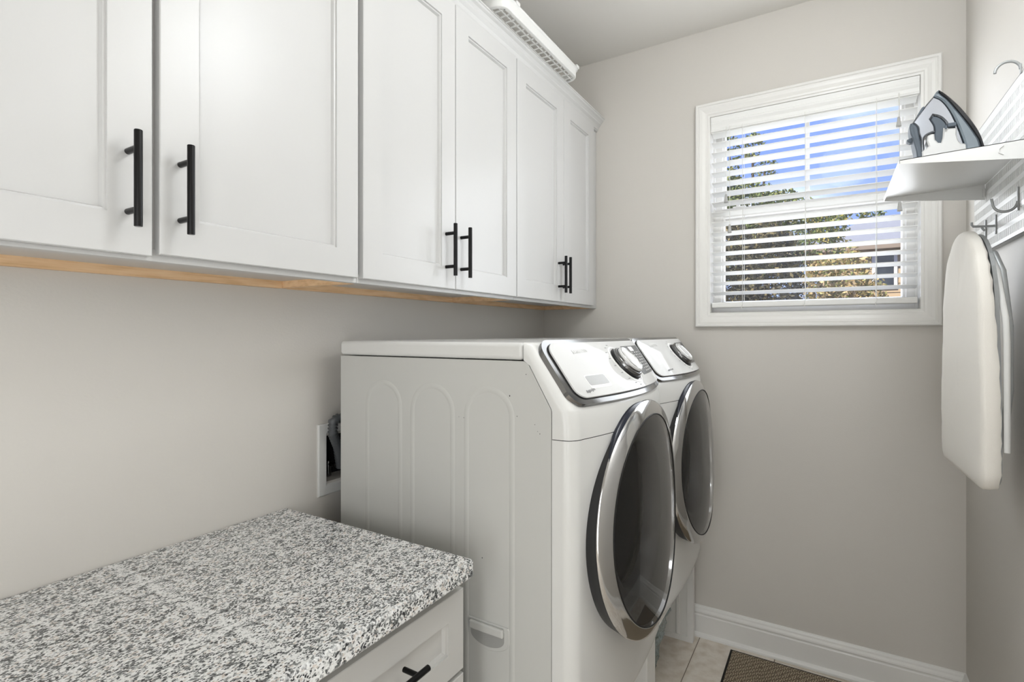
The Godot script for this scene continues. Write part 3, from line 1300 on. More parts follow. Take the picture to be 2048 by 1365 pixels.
# door: rings about the x axis through (x 0.914, y 0.889); the whole follows the bowed front
func door_ring(prof: Callable, n: int, wide := 0.0) -> Array:
	var P := []
	for i in n:
		var row := []
		for k in 96:
			var a := TAU * k / 96.0
			var p: Vector2 = prof.call(i, a)
			var dz := p.x * cos(a)
			var dy := p.x * sin(a)
			row.append(Vector3(0.914 + p.y - 0.26 * dz * dz - 0.038 * dy, 0.889 + dy, dz))
		P.append(row)
	return P


func door(m, o: Vector3, washer: bool):
	var d := Node3D.new()
	d.name = "door"
	d.position = o
	m.add_child(d, true)
	# far side of the ring is broader on the washer
	var ex := func(a: float) -> float: return pow(maxf(0.0, -cos(a)), 2.0) * (0.026 if washer else 0.004)
	var flat := func(a: float) -> float: return maxf(0.0, -cos(a)) * (0.8 if washer else 0.2)
	var ring := [Vector2(0.262, -0.02), Vector2(0.2655, -0.004), Vector2(0.2675, -0.0005), Vector2(0.2715, -0.001), Vector2(0.276, -0.0028), Vector2(0.284, -0.006), Vector2(0.291, -0.0092), Vector2(0.298, -0.0135), Vector2(0.302, -0.018), Vector2(0.3035, -0.0225)]
	var P := door_ring(func(i: int, a: float) -> Vector2:
		var p: Vector2 = ring[i]
		var g := clampf((p.x - 0.2715) / 0.032, 0, 1)
		return Vector2(p.x + g * ex.call(a), p.y * (1.0 - g * flat.call(a))), ring.size())
	var st := S()
	grid(st, P, true, false, true)
	obj("door_ring", st, M.chrome, d)
	var back := [Vector2(0.3028, -0.022), Vector2(0.3032, -0.0245), Vector2(0.3005, -0.03), Vector2(0.297, -0.042), Vector2(0.292, -0.06), Vector2(0.285, -0.066)]
	P = door_ring(func(i: int, a: float) -> Vector2:
		var p: Vector2 = back[i]
		return Vector2(p.x + ex.call(a), p.y), back.size())
	st = S()
	grid(st, P, true, false, true)
	obj("door_rim", st, M.gasket, d)
	# grip at the upper left
	P = []
	for i in 13:
		var row := []
		var a := deg_to_rad(38 + 50 * i / 12.0)
		var s := sin(PI * i / 12.0)
		for q in [[0.3005, -0.023 - 0.013 * s], [0.3025 + 0.008 * s, -0.023 - 0.011 * s], [0.3025 + 0.011 * s, -0.0225 - 0.004 * s], [0.303 + 0.007 * s, -0.021 + 0.001 * s], [0.3028, -0.02 + 0.003 * s]]:
			var dz: float = q[0] * cos(a)
			var dy: float = q[0] * sin(a)
			row.append(Vector3(0.914 + q[1] - 0.26 * dz * dz - 0.038 * dy, 0.889 + dy, dz))
		P.append(row)
	st = S()
	grid(st, P, false)
	obj("door_grip", st, M.navy_plastic, d)
	# black gasket line, glass bowl, and the drum behind
	st = S()
	var path := []
	for k in 96:
		var a := TAU * k / 96.0
		var dz := 0.2668 * cos(a)
		var dy := 0.2668 * sin(a)
		path.append(Vector3(0.914 - 0.0005 - 0.26 * dz * dz - 0.038 * dy, 0.889 + dy, dz))
	tube(st, path, 0.0016, 6, true)
	obj("glass_seal", st, M.black, d)
	var bulge := 0.012 if washer else 0.022
	P = door_ring(func(i: int, _a: float) -> Vector2:
		var r := 0.2665 * sqrt(i / 16.0)
		return Vector2(maxf(r, 0.0006), bulge * (1.0 - pow(r / 0.2665, 2.6)) - 0.001), 17)
	st = S()
	grid(st, P, true, false, true)
	obj("door_glass", st, M.door_glass, d)
	var bowl := [Vector2(0.263, -0.012), Vector2(0.25, -0.02), Vector2(0.235, -0.03), Vector2(0.212, -0.034), Vector2(0.2, -0.04), Vector2(0.192, -0.06), Vector2(0.186, -0.085)]
	P = door_ring(func(i: int, _a: float) -> Vector2: return bowl[i], bowl.size())
	st = S()
	grid(st, P, true, false, true)
	obj("inner_bezel", st, M.gasket, d)
	P = []
	for q in [[0.19, 0.82], [0.24, 0.8], [0.255, 0.78], [0.255, 0.42], [0.24, 0.4], [0.001, 0.39]]:
		var row := []
		for k in 48:
			var a := TAU * k / 48.0
			row.append(Vector3(q[1], 0.889 + q[0] * sin(a), q[0] * cos(a)))
		P.append(row)
	st = S()
	grid(st, P, true, false, true)
	obj("drum", st, M.drum_steel, m, o)


func outlet_box():
	var at := Vector3(0.0, 0.991, 1.343)
	var b := thing("laundry_outlet_box", "white recessed water outlet box in the wall behind the washer", "outlet box", at)
	var st := S()
	rings(st, Transform3D(Basis(Vector3(0, 0, -1), Vector3(0, 1, 0), Vector3(1, 0, 0)), Vector3(0, -0.108, 0.108)), 0.216, 0.216, [[0, 0], [0, 0.005], [0.003, 0.007], [0.028, 0.007], [0.032, 0.003], [0.034, -0.07]], false)
	obj("faceplate", st, M.white_plastic, b)
	st = S()
	rbox(st, Vector3(-0.088, -0.069, -0.074), Vector3(-0.07, 0.069, 0.074))
	obj("back_plate", st, M.black, b)
	for z in [0.03, -0.03]:
		st = S()
		rod(st, Vector3(-0.045, -0.068, z), Vector3(-0.045, -0.02, z), 0.009, 12)
		rod(st, Vector3(-0.045, -0.03, z), Vector3(-0.015, -0.03, z), 0.006, 10)
		obj("valve", st, M.brushed_chrome, b)
	# corrugated drain hose
	var path := []
	var rad := []
	var pts := [Vector3(0.012, -0.03, 0.03), Vector3(0.03, 0.035, 0.055), Vector3(0.045, 0.085, 0.088), Vector3(0.052, 0.122, 0.092), Vector3(0.056, 0.131, 0.066), Vector3(0.06, 0.1, 0.045), Vector3(0.06, 0.0, 0.038), Vector3(0.055, -0.2, 0.036), Vector3(0.055, -0.45, 0.036)]
	var cv := Curve3D.new()
	for i in pts.size():
		var t: Vector3 = (pts[mini(i + 1, pts.size() - 1)] - pts[maxi(i - 1, 0)]) * 0.18
		cv.add_point(pts[i], -t, t)
	var L := cv.get_baked_length()
	var n := 300
	for i in n + 1:
		path.append(cv.sample_baked(L * i / n))
		rad.append(0.0125 + 0.0024 * (1 if i % 4 < 2 else -1))
	st = S()
	tube(st, path, rad, 12)
	tag(obj("drain_hose", st, M.hose, null, at), "grey corrugated drain hose looping out of the wall box", "hose")


# ------------------------------------------------------------------ right wall
func pegboard():
	var za := 0.215
	var zb := 1.028
	var ya := 1.622
	var yb := 2.022
	var at := Vector3(ROOM_W, (ya + yb) / 2, (za + zb) / 2)
	var b := thing("perforated_wall_panel", "white steel tool panel with rows of narrow slots, fixed to the wall", "wall panel", at)
	var o := -at
	var xf := ROOM_W - 0.0165
	# slotted face: rows of tall slots between plain bands
	var ys := [ya, ya + 0.012]
	var zs := [za, za + 0.008]
	var nr := 11
	for i in nr:
		ys.append(ya + 0.012 + (i + 0.62) * 0.376 / nr)
		ys.append(ya + 0.012 + (i + 1) * 0.376 / nr)
	ys.append(yb)
	var nc := 88
	for i in nc:
		zs.append(za + 0.008 + (i + 0.48) * (zb - za - 0.016) / nc)
		zs.append(za + 0.008 + (i + 1) * (zb - za - 0.016) / nc)
	zs.append(zb)
	var st := S()
	for i in ys.size() - 1:
		var slot_row: bool = i % 2 == 1 and i > 0 and i < ys.size() - 2
		if not slot_row:
			quad(st, Vector3(xf, ys[i], za), Vector3(xf, ys[i], zb), Vector3(xf, ys[i + 1], zb), Vector3(xf, ys[i + 1], za), Vector3(-1, 0, 0))
			continue
		for j in zs.size() - 1:
			if j % 2 == 1 and j < zs.size() - 2:
				for e in [ys[i], ys[i + 1]]:
					quad(st, Vector3(xf, e, zs[j]), Vector3(xf, e, zs[j + 1]), Vector3(xf + 0.0014, e, zs[j + 1]), Vector3(xf + 0.0014, e, zs[j]), Vector3(0, 1 if e == ys[i] else -1, 0))
				for e in [zs[j], zs[j + 1]]:
					quad(st, Vector3(xf, ys[i], e), Vector3(xf, ys[i + 1], e), Vector3(xf + 0.0014, ys[i + 1], e), Vector3(xf + 0.0014, ys[i], e), Vector3(0, 0, 1 if e == zs[j] else -1))
				continue
			quad(st, Vector3(xf, ys[i], zs[j]), Vector3(xf, ys[i], zs[j + 1]), Vector3(xf, ys[i + 1], zs[j + 1]), Vector3(xf, ys[i + 1], zs[j]), Vector3(-1, 0, 0))
	obj("slotted_face", st, M.white_steel, b, o)
	st = S()
	for y in [ya, yb - 0.0014]:
		rbox(st, Vector3(xf, y, za), Vector3(ROOM_W, y + 0.0014, zb))
	for z in [za, zb - 0.0014]:
		rbox(st, Vector3(xf, ya, z), Vector3(ROOM_W, yb, z + 0.0014))
	obj("flange", st, M.grey_steel, b, o)
	# hooks in the slots
	var hooks := [
		[0.485, 1.684, 0.028, 0.054, "long grey hook holding up the ironing board nose", "hook"],
		[0.372, 1.69, 0.028, 0.01, "short grey hook plate behind the ironing board nose", "hook"],
		[0.692, 1.712, 0.03, 0.04, "grey J hook below the shelf at the photo's right edge", "hook"],
		[0.715, 2.03, 0.012, 0.035, "grey curved hook on top edge of the slotted panel", "hook"]]
	for k in hooks.size():
		var h = hooks[k]
		var hk := thing("panel_hook", h[4], h[5], Vector3(xf, h[1], h[0]), "hooks on the slotted panel")
		st = S()
		rbox(st, Vector3(-0.0035, -h[2], -0.004), Vector3(-0.0002, h[2], 0.004), 0.001, 1)
		obj("back_strip", st, M.grey_steel, hk)
		st = S()
		var pts := []
		if k == 2 or k == 3:
			for i in 13:
				var a := PI * i / 12.0
				pts.append(Vector3(-0.002 - 0.024 * (1 - cos(a)), (-0.006 if k == 2 else 0.0) - 0.024 * sin(a) * (1 if k == 2 else -1), 0))
			if k == 2:
				pts.append(Vector3(-0.052, 0.006, 0))
		else:
			pts = [Vector3(-0.002, -0.004, 0), Vector3(-h[3] * 0.5, -0.003, 0), Vector3(-h[3] + 0.003, -0.001, 0), Vector3(-h[3], 0.004, 0), Vector3(-h[3], 0.011, 0)]
		tube(st, pts, 0.0034, 8)
		obj("arm", st, M.grey_steel, hk)


func shelf_and_iron():
	var za := 0.36
	var zb := 0.81
	var xw := ROOM_W - 0.0175
	var xt := 1.46
	var at := Vector3(xw, 1.82, (za + zb) / 2)
	var s := thing("steel_shelf", "white folded steel shelf with tapering sides hooked on the slotted panel, holding the iron", "shelf", at)
	var o := -at
	var top := func(x: float) -> float: return 1.819 + (x - xt) * 0.04
	var st := S()
	prism(st, [Vector2(xt, top.call(xt)), Vector2(xw, top.call(xw)), Vector2(xw, top.call(xw) - 0.0016), Vector2(xt, top.call(xt) - 0.0016)], za, zb)
	obj("shelf_plate", st, M.white_steel, s, o)
	for z in [za, zb - 0.0016]:
		st = S()
		prism(st, [Vector2(xt, top.call(xt)), Vector2(xw, top.call(xw)), Vector2(xw, 1.781), Vector2(xt, 1.8095)], z, z + 0.0016)
		obj("side_gusset", st, M.white_steel, s, o)
		st = S()
		rbox(st, Vector3(xw - 0.006, 1.79, z - 0.004), Vector3(xw + 0.0008, 1.815, z + 0.006), 0.0008, 1)
		obj("hanging_tab", st, M.white_steel, s, o)
	st = S()
	rbox(st, Vector3(xt - 0.001, 1.8095, za), Vector3(xt + 0.0008, top.call(xt), zb))
	obj("front_lip", st, M.white_steel, s, o)
	st = S()
	tube(st, [Vector3(1.66, 1.82, zb + 0.0006), Vector3(1.652, 1.813, zb + 0.0006), Vector3(1.652, 1.803, zb + 0.0006), Vector3(1.66, 1.798, zb + 0.0006)], 0.0012, 6)
	obj("pressed_hook", st, M.white_steel, s, o)
	# ---- iron standing on its heel
	var ir := thing("clothes_iron", "silver and blue-grey steam iron standing on its heel on the steel shelf", "iron", Vector3(1.58, 1.8265, 0.55))
	var sole := [Vector2(-0.0066, 0.2469), Vector2(0.0030, 0.2379), Vector2(0.0192, 0.2161), Vector2(0.0396, 0.1832), Vector2(0.0568, 0.1495), Vector2(0.0696, 0.1208), Vector2(0.0781, 0.0969), Vector2(0.0830, 0.0775), Vector2(0.0872, 0.0509), Vector2(0.0893, 0.004), Vector2(0.0823, 0.002), Vector2(0.0802, 0.0521), Vector2(0.0760, 0.0788), Vector2(0.0682, 0.0988), Vector2(0.0597, 0.1191), Vector2(0.0454, 0.1501), Vector2(0.0280, 0.1839), Vector2(0.0119, 0.2140), Vector2(-0.0037, 0.2357)]
	var skirt := [Vector2(-0.0071, 0.2459), Vector2(-0.0037, 0.2357), Vector2(0.0119, 0.2140), Vector2(0.0280, 0.1839), Vector2(0.0454, 0.1501), Vector2(0.0597, 0.1191), Vector2(0.0682, 0.0988), Vector2(0.0760, 0.0788), Vector2(0.0802, 0.0521), Vector2(0.0823, 0.002), Vector2(0.0525, 0.002), Vector2(0.0490, 0.0577), Vector2(0.0461, 0.0788), Vector2(0.0382, 0.1141), Vector2(0.0309, 0.1419), Vector2(0.0222, 0.1701), Vector2(0.0119, 0.1951), Vector2(-0.0014, 0.2171), Vector2(-0.0179, 0.2305), Vector2(-0.0119, 0.2415)]
	var shell := [Vector2(-0.0179, 0.2305), Vector2(-0.0014, 0.2171), Vector2(0.0119, 0.1951), Vector2(0.0222, 0.1701), Vector2(0.0309, 0.1419), Vector2(0.0382, 0.1141), Vector2(0.0461, 0.0788), Vector2(0.0490, 0.0577), Vector2(0.0525, 0.002), Vector2(0.0280, 0.002), Vector2(0.0119, 0.0852), Vector2(0.0097, 0.1046), Vector2(0.0097, 0.1406), Vector2(0.0030, 0.1553), Vector2(-0.0074, 0.1670), Vector2(-0.0194, 0.1734), Vector2(-0.0254, 0.1632), Vector2(-0.0164, 0.1402), Vector2(-0.0156, 0.1229), Vector2(-0.0254, 0.1210), Vector2(-0.0345, 0.1170), Vector2(-0.0406, 0.1085), Vector2(-0.0406, 0.0835), Vector2(-0.0406, 0.004), Vector2(-0.0529, 0.004), Vector2(-0.0498, 0.1084), Vector2(-0.0544, 0.1267), Vector2(-0.0559, 0.1444), Vector2(-0.0676, 0.1604), Vector2(-0.0529, 0.1825), Vector2(-0.0406, 0.2011), Vector2(-0.0284, 0.2176)]
	var dark := [Vector2(-0.0194, 0.1724), Vector2(-0.0074, 0.1661), Vector2(0.0030, 0.1543), Vector2(0.0097, 0.1397), Vector2(0.0097, 0.1046), Vector2(0.0119, 0.0833), Vector2(0.012, 0.01), Vector2(-0.0104, 0.01), Vector2(-0.0171, 0.1098), Vector2(-0.0156, 0.1229), Vector2(-0.0164, 0.1402), Vector2(-0.0247, 0.1626)]  # solid dark piece filling the open handle, for its dark inside
	var heel := [Vector2(-0.0676, 0.1604), Vector2(-0.0575, 0.1477), Vector2(-0.0536, 0.1265), Vector2(-0.0498, 0.0968), Vector2(-0.0467, 0.0749), Vector2(-0.0437, 0.001), Vector2(-0.0559, 0.0), Vector2(-0.0598, 0.0695), Vector2(-0.0637, 0.0916), Vector2(-0.0668, 0.1097), Vector2(-0.0722, 0.1282), Vector2(-0.0738, 0.1481), Vector2(-0.0722, 0.1594)]
	var stand := [Vector2(0.0023, 0.1298), Vector2(0.0316, 0.1239), Vector2(0.0302, 0.1044), Vector2(0.0338, 0.0849), Vector2(0.0396, 0.0763), Vector2(0.0511, 0.0723), Vector2(0.0511, 0.0), Vector2(-0.0452, 0.0), Vector2(-0.0475, 0.0673), Vector2(-0.0315, 0.0808), Vector2(-0.0360, 0.0980), Vector2(-0.0337, 0.1130), Vector2(-0.0239, 0.1168), Vector2(-0.0186, 0.1158), Vector2(-0.0171, 0.0983), Vector2(-0.0104, 0.0875), Vector2(-0.0037, 0.0862), Vector2(0.0001, 0.1007)]
	var wid := func(p: Vector2) -> float: return 1.0 - 0.86 * p.y / 0.252
	for k in 5:
		var pl = [sole, skirt, shell, dark, heel][k]
		var sp := smooth_poly(pl, 4)
		pl.clear()
		pl.append_array(sp)
	for q in [["soleplate", sole, 0.056, "sole_dark", 0.002], ["skirt", skirt, 0.053, "bluegrey_plastic", 0.004], ["body_shell", shell, 0.045, "silver_plastic", 0.004], ["handle_opening_infill", dark, 0.034, "grey_plastic", 0.002], ["heel_plate", heel, 0.044, "grey_plastic", 0.003], ["cord_stand", stand, 0.05, "stand_plastic", 0.003]]:
		st = S()
		prism(st, q[1], -q[2], q[2], Transform3D(), q[4], wid)
		obj(q[0], st, M[q[3]], ir)
	st = S()
	prism(st, [Vector2(-0.0645, 0.1213), Vector2(-0.0715, 0.1193), Vector2(-0.0793, 0.1159), Vector2(-0.0785, 0.1099), Vector2(-0.0715, 0.1057), Vector2(-0.0625, 0.1073)], -0.012, 0.012, Transform3D(), 0.002)
	obj("lever", st, M.grey_plastic, ir)
	st = S()
	prism(st, [Vector2(-0.0452, 0.2021), Vector2(-0.0406, 0.2055), Vector2(-0.037, 0.2008), Vector2(-0.0493, 0.1783), Vector2(-0.0570, 0.1703), Vector2(-0.0608, 0.1724)], -0.014, 0.014, Transform3D(), 0.002)
	obj("steam_button", st, M.grey_plastic, ir)
	st = S()
	rbox(st, Vector3(0.0105, 0.128, 0.018), Vector3(0.029, 0.138, 0.036), 0.001, 1)
	rbox(st, Vector3(0.0035, 0.122, 0.036), Vector3(0.0085, 0.131, 0.0405), 0.0005, 1)
	obj("clip", st, M.grey_plastic, ir)


# rounds a polygon with a Catmull-Rom curve, keeping its sharp corners
func smooth_poly(poly: Array, seg: int) -> Array:
	var n := poly.size()
	var tan_ := []
	for i in n:
		var a: Vector2 = poly[(i - 1 + n) % n]
		var b: Vector2 = poly[i]
		var c: Vector2 = poly[(i + 1) % n]
		tan_.append(Vector2.ZERO if absf((b - a).angle_to(c - b)) > 0.75 else (c - a).normalized())
	var out := []
	for i in n:
		var p: Vector2 = poly[i]
		var q: Vector2 = poly[(i + 1) % n]
		var l := p.distance_to(q)
		var t0: Vector2 = tan_[i] * l if tan_[i] != Vector2.ZERO else (q - p)
		var t1: Vector2 = tan_[(i + 1) % n] * l if tan_[(i + 1) % n] != Vector2.ZERO else (q - p)
		for k in seg:
			var t := float(k) / seg
			var t2 := t * t
			var t3 := t2 * t
			out.append(p * (2 * t3 - 3 * t2 + 1) + t0 * (t3 - 2 * t2 + t) + q * (3 * t2 - 2 * t3) + t1 * (t3 - t2))
	return out


func ironing_board():
	# board plane: from (1.60, z 0.478) to (1.64, z 0.77); hangs by its nose, padded face into the room
	var c := Vector3(1.62, 1.33, 0.628)
	var b := thing("ironing_board", "small ironing board with cream cotton cover hanging nose up on the wall", "ironing board", c)
	var ux := Vector3(0.04, 0, 0.292).normalized()          # towards the room's near end
	var nx := Vector3(-0.292, 0, 0.04).normalized()         # face normal, into the room
	b.transform = Transform3D(Basis(ux, Vector3.UP, nx), c)
	var H := 0.318
	var half := func(t: float) -> float:      # t 0 bottom .. 1 nose
		var w := 0.147
		if t > 0.25:
			w = 0.147 * (1.0 - 0.1 * smoothstep(0.25, 0.7, t))
		if t > 0.62:
			w *= sqrt(maxf(0.0, 1.0 - pow((t - 0.62) / 0.38, 2.3)))
		if t < 0.07:
			w -= 0.03 * (1.0 - sqrt(maxf(0.0, 1.0 - pow((0.07 - t) / 0.07, 2))))
		return w
	var L := []
	var n := 40
	for i in n + 1:
		var f := (1.0 - cos(PI * i / n)) / 2
		L.append(Vector2(half.call(f), f))
	var loop := []
	for p in L:
		loop.append(Vector2(p.x, p.y))
	for i in range(n - 1, 0, -1):
		loop.append(Vector2(-L[i].x, L[i].y))
	# bottom edge slopes down towards the near side
	var pos := func(u: float, t: float, k: float, z: float) -> Vector3:
		var y: float = lerpf(-H - 0.02 - u * 0.09, H + 0.0, t)
		var y0: float = (y - 0.0)
		return Vector3(u * k, y0 * (1.0 - (1.0 - k) * 0.5), z)
	var P := []
	var f2 := FastNoiseLite.new()
	f2.seed = 2
	f2.frequency = 9.0
	for q in [[0.0, 0.016], [0.35, 0.0158], [0.7, 0.0152], [0.9, 0.013], [0.97, 0.009], [1.0, 0.002], [1.0, -0.01], [0.99, -0.024], [0.95, -0.027]]:
		var row := []
		for p in loop:
			var v: Vector3 = pos.call(p.x, p.y, q[0], q[1])
			v.z += f2.get_noise_3d(v.x * 2, v.y, q[0]) * 0.0022
			if q[1] < -0.02:
				v.z += 0.01 * smoothstep(0.35, 0.9, p.y) + 0.0012 * sin(v.y * 170.0)
			row.append(v)
		P.append(row)
	var st := S()
	grid(st, P, true, false, true)
	obj("cover", st, M.board_cloth, b)
	# steel mesh top under the cover, folded leg frame behind
	st = S()
	var poly := []
	for p in loop:
		var v: Vector3 = pos.call(p.x, p.y, 0.94, 0)
		poly.append(Vector2(v.x, v.y))
	prism(st, poly, -0.03, -0.021)
	obj("board_top", st, M.grey_steel, b)
	st = S()
	for s in [-1, 1]:
		tube(st, [Vector3(0.1 * s, -0.24, -0.044), Vector3(0.118 * s, -0.1, -0.05), Vector3(0.118 * s, 0.06, -0.05), Vector3(0.085 * s, 0.2, -0.048), Vector3(0.05 * s, 0.25, -0.044)], 0.0085, 10)
	tube(st, [Vector3(-0.1, -0.24, -0.044), Vector3(0.1, -0.24, -0.044)], 0.0085, 10)
	tube(st, [Vector3(-0.05, 0.25, -0.044), Vector3(0.05, 0.25, -0.044)], 0.0085, 10)
	obj("leg_frame", st, M.grey_steel, b)
	st = S()
	tube(st, [Vector3(0.04, 0.262, -0.034), Vector3(0.09, 0.2, -0.036), Vector3(0.132, 0.08, -0.038), Vector3(0.139, 0.02, -0.038), Vector3(0.139, -0.25, -0.038)], 0.007, 8)
	obj("side_rail", st, M.white_steel, b)


func rug():
	var st := S()
	var at := Vector3(1.24, 0.0004, 0.5)
	rbox(st, Vector3(-0.3, 0.0, -0.44), Vector3(0.3, 0.0075, 0.44), 0.003, 2)
	var r := thing("floor_mat", "brown and beige ribbed mat with dark edge on the tile floor", "mat", at)
	obj("edge_binding", st, M.rug_edge, r)
	st = S()
	rbox(st, Vector3(-0.291, 0.004, -0.431), Vector3(0.291, 0.0092, 0.431), 0.002, 1)
	obj("woven_field", st, M.rug_weave, r)


func unseen_ceiling_lamp():
	lamp_at(Vector3(1.4, ROOM_H, 1.35), 0.45, "unseen round frosted ceiling lamp out of view, placed to light the ceiling and back wall")  # lamp out of view, placed to light ceiling and back wall


func lamp_at(at: Vector3, energy: float, label: String):
	var c := thing("unseen_ceiling_lamp", label, "lamp", at)
	var st := S()
	lathe(st, [Vector2(0.001, 0.0), Vector2(0.17, 0.0), Vector2(0.172, -0.012), Vector2(0.165, -0.02), Vector2(0.001, -0.02)], 40)
	obj("lamp_base", st, M.trim, c)
	st = S()
	lathe(st, [Vector2(0.16, -0.018), Vector2(0.158, -0.035), Vector2(0.14, -0.06), Vector2(0.1, -0.08), Vector2(0.05, -0.089), Vector2(0.001, -0.091)], 40)
	obj("lamp_shade", st, M.unseen_glow, c)
	var l := OmniLight3D.new()
	l.name = "lamp_light"
	l.position = Vector3(0, -0.26, 0)
	l.light_energy = energy
	l.light_color = Color(0.96, 0.98, 1.0)
	l.light_size = 0.15
	l.omni_range = 12.0
	l.omni_attenuation = 2.0
	l.shadow_enabled = true
	c.add_child(l)


func unseen_wall_washer():
	var at := Vector3(1.02, ROOM_H, 1.15)  # unseen source, placed for the bright patch on the right wall
	var c := thing("unseen_spotlight", "unseen ceiling spotlight out of view, placed to brighten the right wall and bounce light to the left", "spotlight", at)
	var st := S()
	lathe(st, [Vector2(0.04, -0.001), Vector2(0.062, -0.0005), Vector2(0.062, -0.005), Vector2(0.055, -0.008), Vector2(0.045, -0.006), Vector2(0.04, -0.001)], 32)
	obj("trim_ring", st, M.trim, c)
	st = S()
	lathe(st, [Vector2(0.041, -0.001), Vector2(0.038, -0.004), Vector2(0.02, -0.006), Vector2(0.0005, -0.0065)], 32)
	obj("lamp_lens", st, M.unseen_glow, c)
	var l := SpotLight3D.new()
	l.name = "spot_light"
	c.add_child(l)
	l.look_at_from_position(at + Vector3(0, -0.05, 0), Vector3(ROOM_W, 2.1, 1.45))
	l.light_energy = 2.8
	l.light_color = Color(0.96, 0.98, 1.0)
	l.light_size = 0.05
	l.spot_angle = 48.0
	l.spot_angle_attenuation = 1.0
	l.spot_range = 8.0
	l.spot_attenuation = 2.0
	l.shadow_enabled = true


# ------------------------------------------------------------------ outside
func leaves(st: SurfaceTool, c: Vector3, r: Vector3, n: int, size: float, cols: Array, hollow := 0.55):
	for i in n:
		var d := Vector3(rng.randfn(), rng.randfn(), rng.randfn()).normalized()
		var p := c + d * r * (hollow + (1.0 - hollow) * sqrt(rng.randf())) * rng.randf_range(0.8, 1.12)
		var u := Vector3(rng.randfn(), rng.randfn(), rng.randfn()).normalized()
		var v := u.cross(Vector3(rng.randfn(), rng.randfn(), rng.randfn())).normalized()
		var s := size * rng.randf_range(0.6, 1.4)
		var col: Color = cols[rng.randi() % cols.size()]
		col = col * rng.randf_range(0.75, 1.2)
		col.a = 1.0
		var q := [p - u * s, p + v * s * 0.45, p + u * s, p - v * s * 0.45]
		var nn := u.cross(v)
		for k in [0, 1, 2, 0, 2, 3]:
			st.set_color(col)
			st.set_normal(nn)
			st.add_vertex(q[k])


func tree(label: String, at: Vector3, h: float, blobs: Array, size: float, cols: Array, cat := "tree"):
	size *= 0.66
	var t := thing("garden_tree" if cat == "tree" else "garden_shrub", label, cat, at)
	var st := S()
	tube(st, [Vector3(0, 0, 0), Vector3(0.05, h * 0.4, 0.02), Vector3(-0.03, h * 0.8, 0)], [0.03 * h, 0.022 * h, 0.008 * h], 8)
	for b in blobs:
		tube(st, [Vector3(0.02, h * 0.35, 0), (Vector3(0, h * 0.4, 0) + b[0]) / 2, b[0]], [0.012 * h, 0.008 * h, 0.004 * h], 6)
	obj("trunk", st, M.bark, t)
	st = S()
	for b in blobs:
		leaves(st, b[0], b[1], int(b[2] * 2.1), size, cols)
	obj("foliage", st, M.leaf, t).set_meta("kind", "stuff")


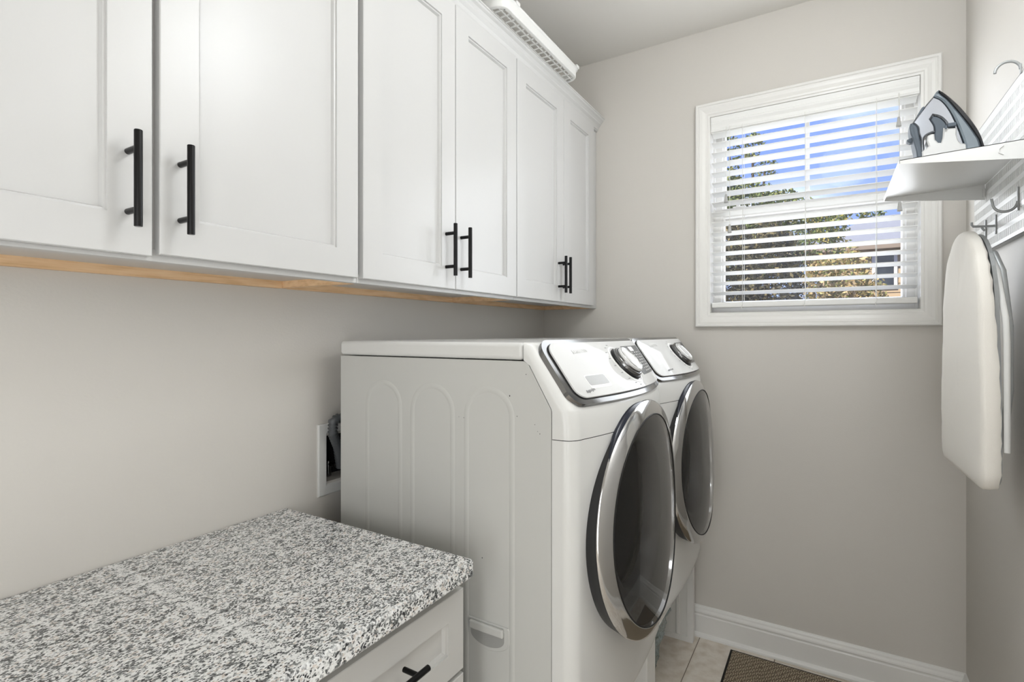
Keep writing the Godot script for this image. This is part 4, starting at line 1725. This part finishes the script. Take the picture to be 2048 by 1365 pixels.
func outside():
	var G := -0.6
	var st := S()
	rbox(st, Vector3(-60, G - 0.3, -90), Vector3(60, G, -0.3))
	tag(obj("garden_ground", st, M.soil), "bare brown garden ground outside the window", "ground", "", "structure")
	var green := [Color(0.16, 0.22, 0.06), Color(0.22, 0.27, 0.08), Color(0.1, 0.15, 0.05), Color(0.3, 0.3, 0.1)]
	var olive := [Color(0.06, 0.055, 0.028), Color(0.1, 0.088, 0.035), Color(0.04, 0.036, 0.022), Color(0.17, 0.14, 0.055)]  # leaf tones darkened to carry the shade on this bank
	var gold := [Color(0.38, 0.3, 0.12), Color(0.45, 0.33, 0.15), Color(0.3, 0.27, 0.1), Color(0.5, 0.38, 0.2), Color(0.25, 0.28, 0.09)]
	# tall tree at the left of the view, stepping down to the right
	tree("tall green tree with thin upper twigs at the left of the window view", Vector3(0.0, G, -9), 4.8, [
		[Vector3(-0.15, 4.5, 0), Vector3(0.65, 0.55, 0.6), 1500], [Vector3(0.5, 4.35, 0.1), Vector3(0.4, 0.42, 0.4), 800], [Vector3(0.0, 3.6, 0), Vector3(1.0, 0.7, 0.7), 1600], [Vector3(-0.5, 4.85, 0.1), Vector3(0.35, 0.5, 0.4), 600],
		[Vector3(-0.45, 5.6, 0), Vector3(0.22, 0.6, 0.25), 150], [Vector3(-0.02, 5.75, 0), Vector3(0.22, 0.3, 0.2), 110], [Vector3(0.2, 5.25, 0), Vector3(0.25, 0.22, 0.2), 90]], 0.065, green)
	tree("small yellow-green tree just right of the tall twiggy tree", Vector3(0.95, G, -12), 4.4, [
		[Vector3(-0.1, 4.85, 0), Vector3(0.4, 0.4, 0.4), 450], [Vector3(0.35, 4.5, 0), Vector3(0.4, 0.4, 0.4), 400], [Vector3(0.0, 3.8, 0), Vector3(0.9, 0.7, 0.7), 700]], 0.07, green + [Color(0.42, 0.34, 0.08)])
	tree("distant low tree tops beyond the neighbour's roof", Vector3(1.4, G, -24), 6.0, [
		[Vector3(-0.5, 6.9, 0), Vector3(0.55, 0.5, 0.5), 200], [Vector3(0.5, 7.3, 0), Vector3(0.4, 0.5, 0.5), 110], [Vector3(1.4, 6.9, 0), Vector3(0.5, 0.4, 0.5), 140], [Vector3(-0.9, 6.0, 0), Vector3(1.2, 0.9, 0.8), 500], [Vector3(0.1, 5.9, 0), Vector3(0.8, 0.7, 0.8), 300]], 0.12, green)
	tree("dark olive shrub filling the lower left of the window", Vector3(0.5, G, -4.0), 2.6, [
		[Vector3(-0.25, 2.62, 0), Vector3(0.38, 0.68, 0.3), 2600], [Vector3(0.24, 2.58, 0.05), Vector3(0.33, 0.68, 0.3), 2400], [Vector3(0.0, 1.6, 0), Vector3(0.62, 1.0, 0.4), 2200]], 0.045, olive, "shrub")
	tree("golden yellow shrub below the neighbour's roof", Vector3(1.5, G, -7.5), 2.4, [
		[Vector3(-0.32, 2.75, 0), Vector3(0.3, 0.5, 0.4), 700], [Vector3(0.1, 2.85, 0), Vector3(0.3, 0.48, 0.4), 700], [Vector3(0.38, 2.4, 0.1), Vector3(0.22, 0.45, 0.3), 450], [Vector3(-0.05, 1.8, 0), Vector3(0.7, 0.9, 0.5), 900]], 0.055, gold, "shrub")
	# neighbour's house: hipped roof, tan siding, windows
	var hp := Vector3(4.6, G, -16)
	var hs := thing("neighbour_house", "tan neighbouring house with grey hipped roof beyond the shrubs", "house", hp)
	var x0 := -3.6
	var x1 := 5.0
	var d0 := -5.0
	var eave := 4.6
	st = S()
	rbox(st, Vector3(x0, 0, d0), Vector3(x1, eave, 0))
	obj("wall", st, M.siding, hs)
	for i in 16:
		st = S()
		var y := 0.3 + 0.26 * i
		prism(st, [Vector2(0, y), Vector2(0.022, y), Vector2(0.004, y + 0.255), Vector2(0, y + 0.255)], x0, x1, Transform3D(Basis(Vector3(0, 0, 1), Vector3(0, 1, 0), Vector3(-1, 0, 0)), Vector3(x0 + x1, 0, 0)))
		obj("siding_board", st, M.siding, hs)
	st = S()
	var a := [Vector3(x0 - 0.4, eave, 0.4), Vector3(x1 + 0.4, eave, 0.4), Vector3(x1 + 0.4, eave, d0 - 0.4), Vector3(x0 - 0.4, eave, d0 - 0.4)]
	var r0 := Vector3(x0 + 1.5, eave + 1.25, -2.5)
	var r1 := Vector3(x1 - 1.5, eave + 1.25, -2.5)
	quad(st, a[0], a[1], r1, r0, Vector3(0, 1, 1))
	quad(st, a[2], a[3], r0, r1, Vector3(0, 1, -1))
	tri(st, a[0], a[3], r0, Vector3(-1, 1, 0))
	tri(st, a[1], a[2], r1, Vector3(1, 1, 0))
	obj("roof", st, M.roof_shingle, hs)
	st = S()
	rbox(st, a[3] - Vector3(0, 0.22, 0), a[1] + Vector3(0, 0.0, 0.02), 0.01, 1)
	obj("fascia", st, M.fascia, hs)
	for wx in [-1.95, 0.4]:
		st = S()
		rings(st, Transform3D(Basis.IDENTITY, Vector3(wx - 0.3, 3.25, 0.0)), 0.6, 1.05, [[0, 0], [0, 0.05], [0.08, 0.05], [0.08, 0.02]], false)
		var f := obj("window", st, M.trim, hs)
		st = S()
		rbox(st, Vector3(wx - 0.25, 3.3, 0.0), Vector3(wx + 0.25, 4.25, 0.022))
		obj("pane", st, M.house_glass, f)
